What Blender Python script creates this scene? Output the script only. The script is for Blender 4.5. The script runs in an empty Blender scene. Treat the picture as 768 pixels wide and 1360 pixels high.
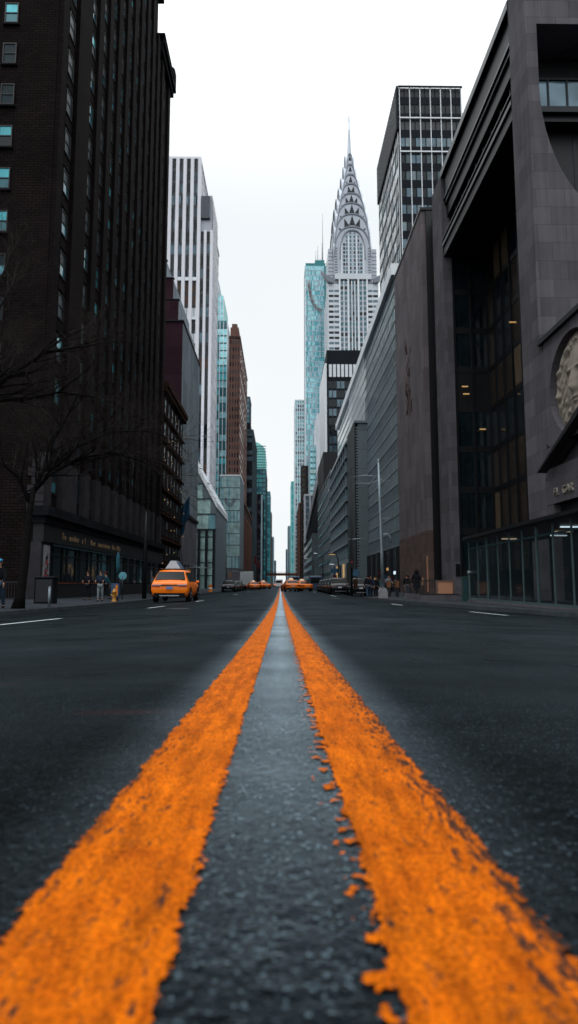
import bpy, bmesh, math, random
from math import sin, cos, pi, radians, sqrt, exp, floor
from mathutils import Vector, Matrix, noise
random.seed(7)
SC = bpy.context.scene

# ------------------------------------------------------------------ camera
cam_d = bpy.data.cameras.new('camera'); cam = bpy.data.objects.new('camera', cam_d)
SC.collection.objects.link(cam); SC.camera = cam
cam_d.sensor_fit = 'VERTICAL'; cam_d.sensor_height = 36; cam_d.lens = 22.5
cam_d.clip_start = 0.02; cam_d.clip_end = 12000
cam.location = (0, 0, 0.30)
cam.rotation_euler = (radians(90 + 6.44), 0, -0.01294)
cam_d.dof.use_dof = True; cam_d.dof.focus_distance = 6.0; cam_d.dof.aperture_fstop = 3.5

# ------------------------------------------------------------------ world, sun, exposure
SUN_EL, SUN_AZ = radians(58), radians(215)
w = bpy.data.worlds.new('World'); SC.world = w; w.use_nodes = True
nt = w.node_tree; nt.nodes.clear()
out = nt.nodes.new('ShaderNodeOutputWorld')
sky = nt.nodes.new('ShaderNodeTexSky'); sky.sky_type = 'NISHITA'; sky.sun_disc = False
sky.sun_elevation = SUN_EL; sky.sun_rotation = SUN_AZ; sky.air_density = 1.5; sky.dust_density = 4
bg1 = nt.nodes.new('ShaderNodeBackground'); bg1.inputs[1].default_value = 0.10
nt.links.new(sky.outputs[0], bg1.inputs[0])
bg2 = nt.nodes.new('ShaderNodeBackground')
tc = nt.nodes.new('ShaderNodeTexCoord')
mp = nt.nodes.new('ShaderNodeMapping'); mp.inputs['Scale'].default_value = (1, 1, 3)
nt.links.new(tc.outputs['Generated'], mp.inputs[0])
nz = nt.nodes.new('ShaderNodeTexNoise'); nz.inputs['Scale'].default_value = 1.6; nz.inputs['Detail'].default_value = 4
nt.links.new(mp.outputs[0], nz.inputs[0])
cr = nt.nodes.new('ShaderNodeValToRGB')
cr.color_ramp.elements[0].position = .3; cr.color_ramp.elements[0].color = (0.895, 0.95, 0.975, 1)
cr.color_ramp.elements[1].position = .7; cr.color_ramp.elements[1].color = (0.955, .985, 1.0, 1)
nt.links.new(nz.outputs[0], cr.inputs[0]); nt.links.new(cr.outputs[0], bg2.inputs[0])
sx = nt.nodes.new('ShaderNodeSeparateXYZ'); nt.links.new(tc.outputs['Generated'], sx.inputs[0])
ov = nt.nodes.new('ShaderNodeMapRange'); ov.interpolation_type = 'SMOOTHSTEP'; ov.inputs['From Min'].default_value = .50; ov.inputs['From Max'].default_value = 1.0
ov.inputs['To Min'].default_value = 1.03; ov.inputs['To Max'].default_value = 3.1      # overcast: the zenith is several times brighter than the skyline
nt.links.new(sx.outputs[2], ov.inputs[0]); nt.links.new(ov.outputs[0], bg2.inputs[1])
mx = nt.nodes.new('ShaderNodeMixShader'); mx.inputs[0].default_value = 0.93
nt.links.new(bg1.outputs[0], mx.inputs[1]); nt.links.new(bg2.outputs[0], mx.inputs[2])
nt.links.new(mx.outputs[0], out.inputs[0])
sl = bpy.data.lights.new('sun', 'SUN'); so = bpy.data.objects.new('sun', sl); SC.collection.objects.link(so)
sl.energy = 0.6; sl.angle = radians(25); sl.color = (1, .98, .97)
# direction: light comes from behind the camera and from the left
so.rotation_euler = (radians(90) - SUN_EL, 0, radians(-35))
SC.view_settings.view_transform = 'Standard'; SC.view_settings.look = 'None'
SC.view_settings.exposure = 0.0; SC.view_settings.gamma = 1.0
SC.cycles.use_denoising = True
SC.cycles.max_bounces = 5; SC.cycles.diffuse_bounces = 3; SC.cycles.glossy_bounces = 3
SC.cycles.transparent_max_bounces = 12; SC.cycles.caustics_reflective = False; SC.cycles.caustics_refractive = False

# ------------------------------------------------------------------ materials
M = {}
def nm(name):
    m = bpy.data.materials.new(name); m.use_nodes = True; M[name] = m
    return m, m.node_tree, m.node_tree.nodes['Principled BSDF']
def node(nt, t, **kw):
    n = nt.nodes.new(t)
    for k, v in kw.items():
        if k in n.inputs: n.inputs[k].default_value = v
        else: setattr(n, k, v)
    return n
def math_(nt, op, a, b=None, c=None):
    n = nt.nodes.new('ShaderNodeMath'); n.operation = op
    for i, v in enumerate((a, b, c)):
        if v is None: continue
        if isinstance(v, (int, float)): n.inputs[i].default_value = v
        else: nt.links.new(v, n.inputs[i])
    return n.outputs[0]
def wallvec(nt):
    """position folded onto a wall plane: (x+y, z)"""
    g = nt.nodes.new('ShaderNodeNewGeometry'); s = nt.nodes.new('ShaderNodeSeparateXYZ')
    nt.links.new(g.outputs['Position'], s.inputs[0])
    a = math_(nt, 'ADD', s.outputs[0], s.outputs[1])
    c = nt.nodes.new('ShaderNodeCombineXYZ'); nt.links.new(a, c.inputs[0]); nt.links.new(s.outputs[2], c.inputs[1])
    return c.outputs[0], g
def mat(name, col, rough=.6, metal=0, spec=.5, var=.18, nscale=1.5, bump=0, streak=0, brick=None, emit=None, alpha=None):
    if rough >= .6: spec *= .12
    m, nt, b = nm(name)
    b.inputs['Roughness'].default_value = rough; b.inputs['Metallic'].default_value = metal
    b.inputs['Specular IOR Level'].default_value = spec
    base = (*col, 1)
    b.inputs['Base Color'].default_value = base
    if emit:
        b.inputs['Emission Color'].default_value = (*emit[0], 1); b.inputs['Emission Strength'].default_value = emit[1]
    if var <= 0 and not brick: return m
    v, g = wallvec(nt)
    colout = None
    if brick:
        bw, bh, mortar, mcol = brick
        bt = node(nt, 'ShaderNodeTexBrick')
        bt.inputs['Scale'].default_value = 1; bt.inputs['Brick Width'].default_value = bw
        bt.inputs['Row Height'].default_value = bh; bt.inputs['Mortar Size'].default_value = mortar
        bt.inputs['Color1'].default_value = (*[c * .82 for c in col], 1)
        bt.inputs['Color2'].default_value = (*[c * 1.18 for c in col], 1)
        bt.inputs['Mortar'].default_value = (*mcol, 1)
        nt.links.new(v, bt.inputs[0]); colout = bt.outputs[0]
    n1 = node(nt, 'ShaderNodeTexNoise', Scale=nscale, Detail=6.0, Roughness=.65)
    nt.links.new(g.outputs['Position'], n1.inputs[0])
    fac = n1.outputs[0]
    if streak:
        mpn = nt.nodes.new('ShaderNodeMapping'); mpn.inputs['Scale'].default_value = (2.2, .09, 1)
        nt.links.new(v, mpn.inputs[0])
        n2 = node(nt, 'ShaderNodeTexNoise', Scale=1.0, Detail=4.0); nt.links.new(mpn.outputs[0], n2.inputs[0])
        fac = math_(nt, 'ADD', math_(nt, 'MULTIPLY', fac, 1 - streak), math_(nt, 'MULTIPLY', n2.outputs[0], streak))
    r = node(nt, 'ShaderNodeMapRange'); r.inputs['From Min'].default_value = .3; r.inputs['From Max'].default_value = .7
    r.inputs['To Min'].default_value = 1 - var; r.inputs['To Max'].default_value = 1 + var
    nt.links.new(fac, r.inputs[0])
    mixn = nt.nodes.new('ShaderNodeVectorMath'); mixn.operation = 'SCALE'
    if colout: nt.links.new(colout, mixn.inputs[0])
    else: mixn.inputs[0].default_value = col
    nt.links.new(r.outputs[0], mixn.inputs['Scale'])
    nt.links.new(mixn.outputs[0], b.inputs['Base Color'])
    if bump:
        n3 = node(nt, 'ShaderNodeTexNoise', Scale=14.0, Detail=5.0); nt.links.new(g.outputs['Position'], n3.inputs[0])
        bp = node(nt, 'ShaderNodeBump', Strength=bump, Distance=.03); nt.links.new(n3.outputs[0], bp.inputs['Height'])
        nt.links.new(bp.outputs[0], b.inputs['Normal'])
    return m
def glass(name, col, rough=.06, metal=0.0, spec=.8, wob=.02, var=.35):
    """tinted reflecting glazing; panes are slightly out of true"""
    m, nt, b = nm(name)
    b.inputs['Roughness'].default_value = rough; b.inputs['Metallic'].default_value = metal
    b.inputs['Specular IOR Level'].default_value = spec
    g = nt.nodes.new('ShaderNodeNewGeometry')
    n1 = node(nt, 'ShaderNodeTexNoise', Scale=.45, Detail=3.0); nt.links.new(g.outputs['Position'], n1.inputs[0])
    r = node(nt, 'ShaderNodeMapRange'); r.inputs['From Min'].default_value = .3; r.inputs['From Max'].default_value = .7
    r.inputs['To Min'].default_value = 1 - var; r.inputs['To Max'].default_value = 1 + var
    nt.links.new(n1.outputs[0], r.inputs[0])
    s = nt.nodes.new('ShaderNodeVectorMath'); s.operation = 'SCALE'; s.inputs[0].default_value = col
    nt.links.new(r.outputs[0], s.inputs['Scale']); nt.links.new(s.outputs[0], b.inputs['Base Color'])
    bp = node(nt, 'ShaderNodeBump', Strength=1.0, Distance=wob)
    n2 = node(nt, 'ShaderNodeTexNoise', Scale=.8, Detail=1.0); nt.links.new(g.outputs['Position'], n2.inputs[0])
    nt.links.new(n2.outputs[0], bp.inputs['Height']); nt.links.new(bp.outputs[0], b.inputs['Normal'])
    return m

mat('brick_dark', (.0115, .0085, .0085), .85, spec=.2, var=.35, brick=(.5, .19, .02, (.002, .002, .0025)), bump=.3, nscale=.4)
mat('stone_dark', (.009, .0095, .012), .8, spec=.25, var=.3, brick=(1.6, .8, .015, (.006, .006, .008)), nscale=.6)
mat('stone_pale_dark', (.030, .029, .033), .8, spec=.2, var=.3, nscale=.9)
mat('black_trim', (.006, .007, .009), .5, spec=.3, var=.2)
mat('teal_trim', (.015, .05, .065), .4, metal=.3, var=.1)
mat('frame_teal', (.06, .10, .11), .45, metal=.2, var=.2)
mat('brick_orange', (.036, .017, .011), .85, spec=.15, var=.35, brick=(.5, .18, .015, (.02, .013, .01)), nscale=.5)
mat('brick_maroon', (.036, .018, .025), .85, spec=.15, var=.12, brick=(3.0, 1.6, .02, (.04, .022, .028)), nscale=.3)
mat('concrete_grey', (.21, .245, .27), .8, spec=.2, var=.12, streak=.6, brick=(1.9, 4.2, .02, (.095, .11, .12)), nscale=.5)
mat('concrete_mauve', (.12, .115, .135), .8, spec=.2, var=.12, streak=.6, brick=(1.9, 4.2, .02, (.08, .08, .09)), nscale=.5)
mat('marble_white', (.70, .70, .76), .5, spec=.4, var=.10, streak=.5, nscale=.2)
mat('marble_grey', (.36, .38, .43), .5, spec=.4, var=.12, streak=.5, nscale=.2)
mat('spandrel_dark', (.02, .026, .032), .4, var=.3, nscale=.6)
mat('spandrel_brown', (.11, .075, .06), .6, var=.3, nscale=.6)
mat('granite', (.098, .092, .103), .65, spec=.3, var=.30, streak=.55, brick=(1.75, 1.15, .014, (.06, .052, .058)), nscale=.35, bump=.12)
mat('granite_slab', (.138, .122, .131), .65, spec=.3, var=.24, streak=.6, brick=(1.5, 2.3, .02, (.08, .072, .08)), nscale=.25, bump=.10)
mat('granite_plinth', (.110, .078, .070), .65, spec=.3, var=.15, streak=.3, brick=(1.6, .9, .016, (.07, .05, .045)), nscale=.5)
mat('stone_carved', (.27, .235, .20), .7, spec=.25, var=.3, streak=.5, nscale=.9, bump=.35)
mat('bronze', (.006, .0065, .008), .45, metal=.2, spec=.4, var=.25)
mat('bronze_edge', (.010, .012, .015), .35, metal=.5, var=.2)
mat('louver_grey', (.16, .20, .225), .45, metal=.2, var=.12, nscale=.7)
mat('panel_grey', (.115, .15, .17), .5, metal=.1, var=.10, streak=.4, brick=(6.0, 3.4, .03, (.04, .05, .055)), nscale=.3)
mat('fin_white', (.72, .76, .80), .35, metal=.1, var=.06)
mat('metal_dark', (.018, .021, .025), .4, metal=.5, var=.15)
mat('metal_mid', (.20, .24, .27), .4, metal=.6, var=.12)
mat('steel_crown', (.36, .39, .44), .30, metal=.75, var=.10, nscale=.15)
mat('steel_edge', (.16, .18, .21), .4, metal=.5, var=.10)
mat('brick_pale', (.62, .66, .71), .7, spec=.3, var=.08, nscale=.1)
mat('brick_brown', (.15, .083, .068), .8, spec=.15, var=.22, nscale=.12, streak=.4)
mat('brick_brown_dark', (.055, .036, .032), .8, spec=.15, var=.25, nscale=.12, streak=.4)
mat('teal_panel', (.03, .20, .215), .4, metal=.2, var=.15, nscale=.08)
mat('teal_panel_pale', (.25, .62, .58), .4, metal=.1, var=.10, nscale=.08)
mat('teal_panel_dark', (.010, .055, .07), .4, metal=.2, var=.2, nscale=.08)
mat('slate_blue', (.05, .075, .09), .6, var=.2, nscale=.08)
mat('charcoal', (.012, .015, .020), .6, var=.2, nscale=.2)
mat('pale_blue_panel', (.36, .48, .55), .4, metal=.1, var=.10, nscale=.08)
mat('bridge_rust', (.22, .07, .045), .7, var=.3, nscale=.3)
glass('glass_dark', (.006, .012, .016), spec=.4)
glass('glass_shop', (.006, .018, .024), spec=.12, rough=.3)
glass('glass_teal', (.02, .12, .15), metal=.25)
glass('glass_cyan', (.05, .36, .42), metal=.3, rough=.14)
glass('glass_front', (.16, .22, .25), metal=.1, rough=.12)
glass('glass_cyan_soft', (.05, .20, .25), metal=.3, rough=.15)
glass('glass_sky', (.30, .62, .68), metal=.6, rough=.12)
glass('glass_green', (.42, .62, .60), metal=.35, rough=.2)
glass('glass_bronze', (.045, .032, .022), metal=.4, rough=.18)
glass('glass_blue', (.10, .16, .20), metal=.5, rough=.08)
mat('blind', (.12, .16, .18), .7, var=.2)
mat('blind_warm', (.10, .075, .05), .7, var=.3)
mat('lit_window', (.4, .3, .15), .5, var=0, emit=((1.0, .55, .18), .35))
mat('lit_small', (.4, .3, .15), .5, var=0, emit=((1.0, .62, .28), .35))
mat('lamp_warm', (.5, .4, .3), .4, var=0, emit=((1.0, .60, .25), .55))
mat('lamp_cool', (.6, .7, .8), .4, var=0, emit=((.7, .9, 1.0), .9))
mat('lightbox_orange', (.26, .13, .08), .5, var=.12, nscale=2, emit=((1.0, .45, .22), .05))
mat('box_orange', (.12, .045, .015), .5, var=.2)
mat('gold_letters', (.20, .15, .09), .4, metal=.4, var=.5, nscale=2.5, emit=((1, .62, .3), .03))
mat('letters_pale', (.30, .27, .23), .5, metal=.3, var=.2)
mat('sidewalk', (.028, .033, .040), .75, spec=.3, var=.25, nscale=1.2)
mat('kerb', (.045, .052, .060), .7, spec=.3, var=.3, nscale=2.5, bump=.2)
mat('concrete_block', (.20, .20, .21), .8, var=.2, nscale=4, bump=.3)
mat('earth', (.03, .032, .036), .9, var=.3, nscale=.05)
mat('road_white', (.42, .47, .50), .7, spec=.3, var=.35, nscale=9)
mat('taxi_yellow', (.88, .185, .003), .32, spec=.5, var=.05, nscale=3)
mat('taxi_yellow_far', (.90, .19, .004), .35, spec=.5, var=.05, nscale=3)
mat('car_black', (.004, .005, .007), .25, spec=.6, var=.1)
mat('car_teal', (.02, .06, .07), .3, spec=.6, var=.1)
mat('car_silver', (.35, .39, .43), .3, metal=.4, var=.05)
mat('car_white', (.70, .74, .78), .4, var=.05)
mat('car_blue', (.02, .06, .12), .4, var=.1)
mat('truck_box', (.50, .58, .62), .5, var=.12, nscale=1.5)
mat('car_glass', (.002, .004, .006), .10, spec=.12, var=0)
mat('rubber', (.008, .008, .009), .8, var=.1, nscale=8)
mat('rim', (.10, .11, .12), .35, metal=.8, var=.1)
mat('chrome', (.55, .6, .65), .15, metal=.9, var=0)
mat('sign_silver', (.42, .44, .48), .35, metal=.4, var=.08)
mat('tail_red', (.25, .012, .01), .25, var=0)
mat('tail_lit', (.5, .03, .02), .25, var=0, emit=((1, .08, .04), .6))
mat('plate_blue', (.10, .20, .42), .4, var=0)
mat('plate_pale', (.55, .58, .60), .4, var=0)
mat('plate_orange', (.8, .35, .05), .4, var=0)
mat('roof_lamp', (.75, .65, .5), .4, var=0, emit=((1, .8, .55), .3))
mat('bark', (.010, .0095, .010), .95, spec=.1, var=.4, nscale=9, bump=.6)
mat('bark_twig', (.034, .029, .027), .95, spec=.1, var=.4, nscale=3)
mat('skin', (.36, .20, .14), .6, var=.05)
mat('hair_dark', (.012, .009, .008), .7, var=.2, nscale=30)
for n_, c_ in dict(cloth_black=(.010, .011, .014), cloth_navy=(.018, .026, .045), cloth_grey=(.10, .11, .12), cloth_red=(.20, .03, .02),
                   cloth_teal=(.04, .14, .18), cloth_pale=(.35, .40, .43), cloth_brown=(.07, .05, .04), cloth_denim=(.03, .05, .08)).items():
    mat(n_, c_, .9, spec=.15, var=.2, nscale=10, bump=.3)
mat('cap_blue', (.05, .25, .42), .8, var=.1)
mat('hydrant_yellow', (.32, .14, .01), .5, var=.2, nscale=10)
mat('sign_blue', (.01, .07, .13), .45, var=.1)
mat('sign_green', (.006, .04, .035), .45, var=.1)
for n_, c_ in (('cloth_pale', (.14, .17, .19)), ('cloth_teal', (.02, .07, .09))): mat(n_, c_, .9, spec=.15, var=.2, nscale=10)
mat('flag_blue', (.012, .045, .09), .8, var=.2, nscale=3)
mat('banner_red', (.09, .012, .016), .8, var=.15)
mat('orange_barrel', (.55, .16, .02), .6, var=.1)
mat('poster', (.20, .20, .21), .6, var=.35, nscale=3)
mat('poster_ink', (.015, .015, .018), .6, var=0)
mat('poster_red', (.28, .03, .03), .6, var=0)
mat('pole_steel', (.20, .25, .28), .45, metal=.5, var=.2, nscale=2)

# asphalt ---------------------------------------------------------------
def asphalt():
    m, nt, b = nm('asphalt')
    g = nt.nodes.new('ShaderNodeNewGeometry'); P = g.outputs['Position']
    s = nt.nodes.new('ShaderNodeSeparateXYZ'); nt.links.new(P, s.inputs[0])
    v = node(nt, 'ShaderNodeTexVoronoi', Scale=230.0); nt.links.new(P, v.inputs['Vector'])
    v2 = node(nt, 'ShaderNodeTexVoronoi', Scale=95.0); nt.links.new(P, v2.inputs['Vector'])
    ns = node(nt, 'ShaderNodeTexNoise', Scale=420.0, Detail=2.0); nt.links.new(P, ns.inputs[0])
    nl = node(nt, 'ShaderNodeTexNoise', Scale=.55, Detail=6.0, Roughness=.6); nt.links.new(P, nl.inputs[0])
    # per-stone tint
    sc = nt.nodes.new('ShaderNodeSeparateColor'); nt.links.new(v.outputs['Color'], sc.inputs[0])
    ramp = nt.nodes.new('ShaderNodeValToRGB'); e = ramp.color_ramp.elements
    e[0].position = 0; e[0].color = (.0008, .0014, .0022, 1); e[1].position = 1; e[1].color = (.10, .145, .175, 1)
    k = e.new(.62); k.color = (.0018, .0031, .0046, 1); k = e.new(.90); k.color = (.0055, .009, .013, 1)
    nt.links.new(sc.outputs[0], ramp.inputs[0])
    big = node(nt, 'ShaderNodeMapRange'); big.inputs['From Min'].default_value = .3; big.inputs['From Max'].default_value = .7
    big.inputs['To Min'].default_value = .7; big.inputs['To Max'].default_value = 1.25; nt.links.new(nl.outputs[0], big.inputs[0])
    mpp = nt.nodes.new('ShaderNodeMapping'); mpp.inputs['Scale'].default_value = (.22, .9, 1); nt.links.new(P, mpp.inputs[0])
    npn = node(nt, 'ShaderNodeTexNoise', Scale=1.0, Detail=3.0); nt.links.new(mpp.outputs[0], npn.inputs[0])
    pr_ = node(nt, 'ShaderNodeMapRange'); pr_.inputs['From Min'].default_value = .47; pr_.inputs['From Max'].default_value = .55
    pr_.inputs['To Min'].default_value = .55; pr_.inputs['To Max'].default_value = 1.1; nt.links.new(npn.outputs[0], pr_.inputs[0])
    vc = node(nt, 'ShaderNodeTexVoronoi', Scale=.45); vc.feature = 'DISTANCE_TO_EDGE'
    wn = node(nt, 'ShaderNodeTexNoise', Scale=1.5, Detail=5.0); nt.links.new(P, wn.inputs[0])
    wa = nt.nodes.new('ShaderNodeVectorMath'); wa.operation = 'MULTIPLY_ADD'; wa.inputs[1].default_value = (.8, .8, .8); nt.links.new(wn.outputs['Color'], wa.inputs[0]); nt.links.new(P, wa.inputs[2])
    nt.links.new(wa.outputs[0], vc.inputs['Vector'])
    ck = node(nt, 'ShaderNodeMapRange'); ck.inputs['From Min'].default_value = .003; ck.inputs['From Max'].default_value = .010; ck.inputs['To Min'].default_value = .3
    nt.links.new(vc.outputs['Distance'], ck.inputs[0])
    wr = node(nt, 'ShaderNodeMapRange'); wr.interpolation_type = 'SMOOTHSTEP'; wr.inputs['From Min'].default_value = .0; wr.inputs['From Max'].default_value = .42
    wr.inputs['To Min'].default_value = 1.45; wr.inputs['To Max'].default_value = .30; nt.links.new(math_(nt, 'ABSOLUTE', s.outputs[0]), wr.inputs[0])   # base colour paler along the crown of the road, darker towards both sides
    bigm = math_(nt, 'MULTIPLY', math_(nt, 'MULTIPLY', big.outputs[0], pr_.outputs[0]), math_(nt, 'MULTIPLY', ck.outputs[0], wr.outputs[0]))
    sv = nt.nodes.new('ShaderNodeVectorMath'); sv.operation = 'SCALE'
    nt.links.new(ramp.outputs[0], sv.inputs[0]); nt.links.new(bigm, sv.inputs['Scale'])
    # rusty oil stains
    def blot(cx, cy, rx, ry):
        a = math_(nt, 'DIVIDE', math_(nt, 'SUBTRACT', s.outputs[0], cx), rx)
        c = math_(nt, 'DIVIDE', math_(nt, 'SUBTRACT', s.outputs[1], cy), ry)
        d = math_(nt, 'SQRT', math_(nt, 'ADD', math_(nt, 'MULTIPLY', a, a), math_(nt, 'MULTIPLY', c, c)))
        nn = node(nt, 'ShaderNodeTexNoise', Scale=9.0, Detail=4.0); nt.links.new(P, nn.inputs[0])
        d = math_(nt, 'ADD', d, math_(nt, 'MULTIPLY', nn.outputs[0], .9))
        r = node(nt, 'ShaderNodeMapRange'); r.inputs['From Min'].default_value = 1.35; r.inputs['From Max'].default_value = .95
        nt.links.new(d, r.inputs[0]); return r.outputs[0]
    st = math_(nt, 'MAXIMUM', blot(-.42, 1.83, .19, .06), blot(-1.2, 2.5, .25, .12))
    mc = nt.nodes.new('ShaderNodeMix'); mc.data_type = 'RGBA'; mc.inputs[7].default_value = (.035, .008, .005, 1)
    nt.links.new(math_(nt, 'MULTIPLY', st, .25), mc.inputs[0]); nt.links.new(sv.outputs[0], mc.inputs[6])
    nt.links.new(mc.outputs[2], b.inputs['Base Color'])
    # roughness: damp polished strip between the yellow lines, wheel tracks
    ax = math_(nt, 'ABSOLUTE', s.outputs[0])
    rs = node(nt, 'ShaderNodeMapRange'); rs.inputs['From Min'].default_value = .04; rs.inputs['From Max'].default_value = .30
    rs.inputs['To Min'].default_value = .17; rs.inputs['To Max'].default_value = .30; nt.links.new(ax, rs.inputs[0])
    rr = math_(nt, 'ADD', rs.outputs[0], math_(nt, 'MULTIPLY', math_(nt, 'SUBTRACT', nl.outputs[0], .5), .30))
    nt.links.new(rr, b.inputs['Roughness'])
    b.inputs['Specular IOR Level'].default_value = .30
    h = math_(nt, 'ADD', math_(nt, 'MULTIPLY', v.outputs['Distance'], -1.0), math_(nt, 'MULTIPLY', v2.outputs['Distance'], -.7))
    h = math_(nt, 'ADD', h, math_(nt, 'MULTIPLY', ns.outputs[0], .9))
    bp = node(nt, 'ShaderNodeBump', Strength=.75, Distance=.0035); nt.links.new(h, bp.inputs['Height'])
    # dull stone under a thin damp film: the film only mirrors at low angles
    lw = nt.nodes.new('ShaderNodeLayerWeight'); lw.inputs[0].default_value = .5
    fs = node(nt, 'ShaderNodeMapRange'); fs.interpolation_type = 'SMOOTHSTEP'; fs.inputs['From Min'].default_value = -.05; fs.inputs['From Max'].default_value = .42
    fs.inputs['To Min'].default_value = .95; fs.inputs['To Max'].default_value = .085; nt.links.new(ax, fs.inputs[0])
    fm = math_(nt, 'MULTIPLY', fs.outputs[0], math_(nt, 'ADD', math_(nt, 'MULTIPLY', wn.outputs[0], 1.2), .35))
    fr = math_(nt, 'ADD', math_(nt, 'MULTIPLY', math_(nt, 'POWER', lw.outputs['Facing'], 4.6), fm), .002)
    gl = nt.nodes.new('ShaderNodeBsdfGlossy'); gl.inputs['Color'].default_value = (.74, .90, 1.0, 1)
    nt.links.new(rr, gl.inputs['Roughness']); nt.links.new(bp.outputs[0], gl.inputs['Normal'])
    df = nt.nodes.new('ShaderNodeBsdfDiffuse'); nt.links.new(mc.outputs[2], df.inputs['Color']); nt.links.new(bp.outputs[0], df.inputs['Normal'])
    ms = nt.nodes.new('ShaderNodeMixShader'); nt.links.new(fr, ms.inputs[0]); nt.links.new(df.outputs[0], ms.inputs[1]); nt.links.new(gl.outputs[0], ms.inputs[2])
    nt.links.new(ms.outputs[0], nt.nodes['Material Output'].inputs[0])
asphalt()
# worn road paint, one per stripe because the ragged edge follows the stripe's own axis
LW, LC = .078, .172         # half width and centre offset of the yellow stripes
def paint(name, xc, crumbs):
    m, nt, b = nm(name)
    g = nt.nodes.new('ShaderNodeNewGeometry'); P = g.outputs['Position']
    s = nt.nodes.new('ShaderNodeSeparateXYZ'); nt.links.new(P, s.inputs[0])
    n1 = node(nt, 'ShaderNodeTexNoise', Scale=95.0, Detail=3.0, Roughness=.6); nt.links.new(P, n1.inputs[0])
    n2 = node(nt, 'ShaderNodeTexNoise', Scale=17.0, Detail=3.0); nt.links.new(P, n2.inputs[0])
    mpn = nt.nodes.new('ShaderNodeMapping'); mpn.inputs['Scale'].default_value = (1, .22, 1); nt.links.new(P, mpn.inputs[0])
    v = node(nt, 'ShaderNodeTexVoronoi', Scale=210.0); nt.links.new(P, v.inputs['Vector'])
    n3 = node(nt, 'ShaderNodeTexNoise', Scale=105.0, Detail=5.0, Roughness=.7); nt.links.new(mpn.outputs[0], n3.inputs[0])
    off = math_(nt, 'SUBTRACT', s.outputs[0], xc)
    d = math_(nt, 'ABSOLUTE', off)
    e = math_(nt, 'ADD', math_(nt, 'MULTIPLY', math_(nt, 'SUBTRACT', n1.outputs[0], .5), .032),
              math_(nt, 'MULTIPLY', math_(nt, 'SUBTRACT', n2.outputs[0], .5), .030))
    e = math_(nt, 'SUBTRACT', math_(nt, 'ADD', e, LW), d)
    a = node(nt, 'ShaderNodeMapRange'); a.inputs['From Min'].default_value = -.0005; a.inputs['From Max'].default_value = .0012
    nt.links.new(e, a.inputs[0])
    if crumbs:   # paint flung off the inner edge: islands left of the stripe
        n4 = node(nt, 'ShaderNodeTexNoise', Scale=48.0, Detail=3.0); nt.links.new(P, n4.inputs[0])
        cl = math_(nt, 'ADD', off, LW + .040)                       # 0 at the far limit of the crumbs
        thr = math_(nt, 'SUBTRACT', .69, math_(nt, 'MULTIPLY', cl, 4.2))
        isl = math_(nt, 'MULTIPLY', math_(nt, 'GREATER_THAN', math_(nt, 'SUBTRACT', n4.outputs[0], thr), 0.0), math_(nt, 'GREATER_THAN', cl, 0.0))
        isl = math_(nt, 'MULTIPLY', isl, math_(nt, 'LESS_THAN', off, 0.0))
        al = math_(nt, 'MAXIMUM', a.outputs[0], isl)
    else: al = a.outputs[0]
    # pits where the aggregate shows through
    w_ = node(nt, 'ShaderNodeMapRange'); w_.inputs['From Min'].default_value = .0; w_.inputs['From Max'].default_value = LW
    w_.inputs['To Min'].default_value = .0; w_.inputs['To Max'].default_value = .135 if crumbs else .05; nt.links.new(off if crumbs else math_(nt, 'MULTIPLY', off, -1.0), w_.inputs[0])
    pit = node(nt, 'ShaderNodeMapRange'); pit.inputs['From Min'].default_value = .60; pit.inputs['From Max'].default_value = .65
    nt.links.new(math_(nt, 'ADD', n3.outputs[0], w_.outputs[0]), pit.inputs[0])
    n5 = node(nt, 'ShaderNodeTexNoise', Scale=9.0, Detail=7.0, Roughness=.7); nt.links.new(P, n5.inputs[0])
    ramp = nt.nodes.new('ShaderNodeValToRGB'); el = ramp.color_ramp.elements
    el[0].position = .3; el[0].color = (.46, .075, .0, 1); el[1].position = .72; el[1].color = (.95, .215, .0, 1)
    mixf = math_(nt, 'ADD', math_(nt, 'MULTIPLY', n5.outputs[0], .5), math_(nt, 'MULTIPLY', n3.outputs[0], .5))
    nt.links.new(mixf, ramp.inputs[0])
    gr = node(nt, 'ShaderNodeMapRange'); gr.inputs['From Min'].default_value = .25; gr.inputs['From Max'].default_value = .75
    gr.inputs['To Min'].default_value = 1.08; gr.inputs['To Max'].default_value = .48; nt.links.new(v.outputs['Distance'], gr.inputs[0])
    mg = nt.nodes.new('ShaderNodeMapping'); mg.inputs['Scale'].default_value = (34, 5, 1); nt.links.new(P, mg.inputs[0])
    ng = node(nt, 'ShaderNodeTexNoise', Scale=1.0, Detail=6.0, Roughness=.65); nt.links.new(mg.outputs[0], ng.inputs[0])
    gm = node(nt, 'ShaderNodeMapRange'); gm.inputs['From Min'].default_value = .38; gm.inputs['From Max'].default_value = .66   # tyre grime dragged along the stripe
    gm.inputs['To Min'].default_value = 1.05; gm.inputs['To Max'].default_value = .50; nt.links.new(ng.outputs[0], gm.inputs[0])
    gs = nt.nodes.new('ShaderNodeVectorMath'); gs.operation = 'SCALE'; nt.links.new(ramp.outputs[0], gs.inputs[0]); nt.links.new(math_(nt, 'MULTIPLY', gr.outputs[0], gm.outputs[0]), gs.inputs['Scale'])
    mc = nt.nodes.new('ShaderNodeMix'); mc.data_type = 'RGBA'; mc.inputs[7].default_value = (.018, .014, .013, 1)
    nt.links.new(math_(nt, 'MULTIPLY', pit.outputs[0], .92), mc.inputs[0]); nt.links.new(gs.outputs[0], mc.inputs[6])
    nt.links.new(mc.outputs[2], b.inputs['Base Color'])
    b.inputs['Roughness'].default_value = .6; b.inputs['Specular IOR Level'].default_value = .06
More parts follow.
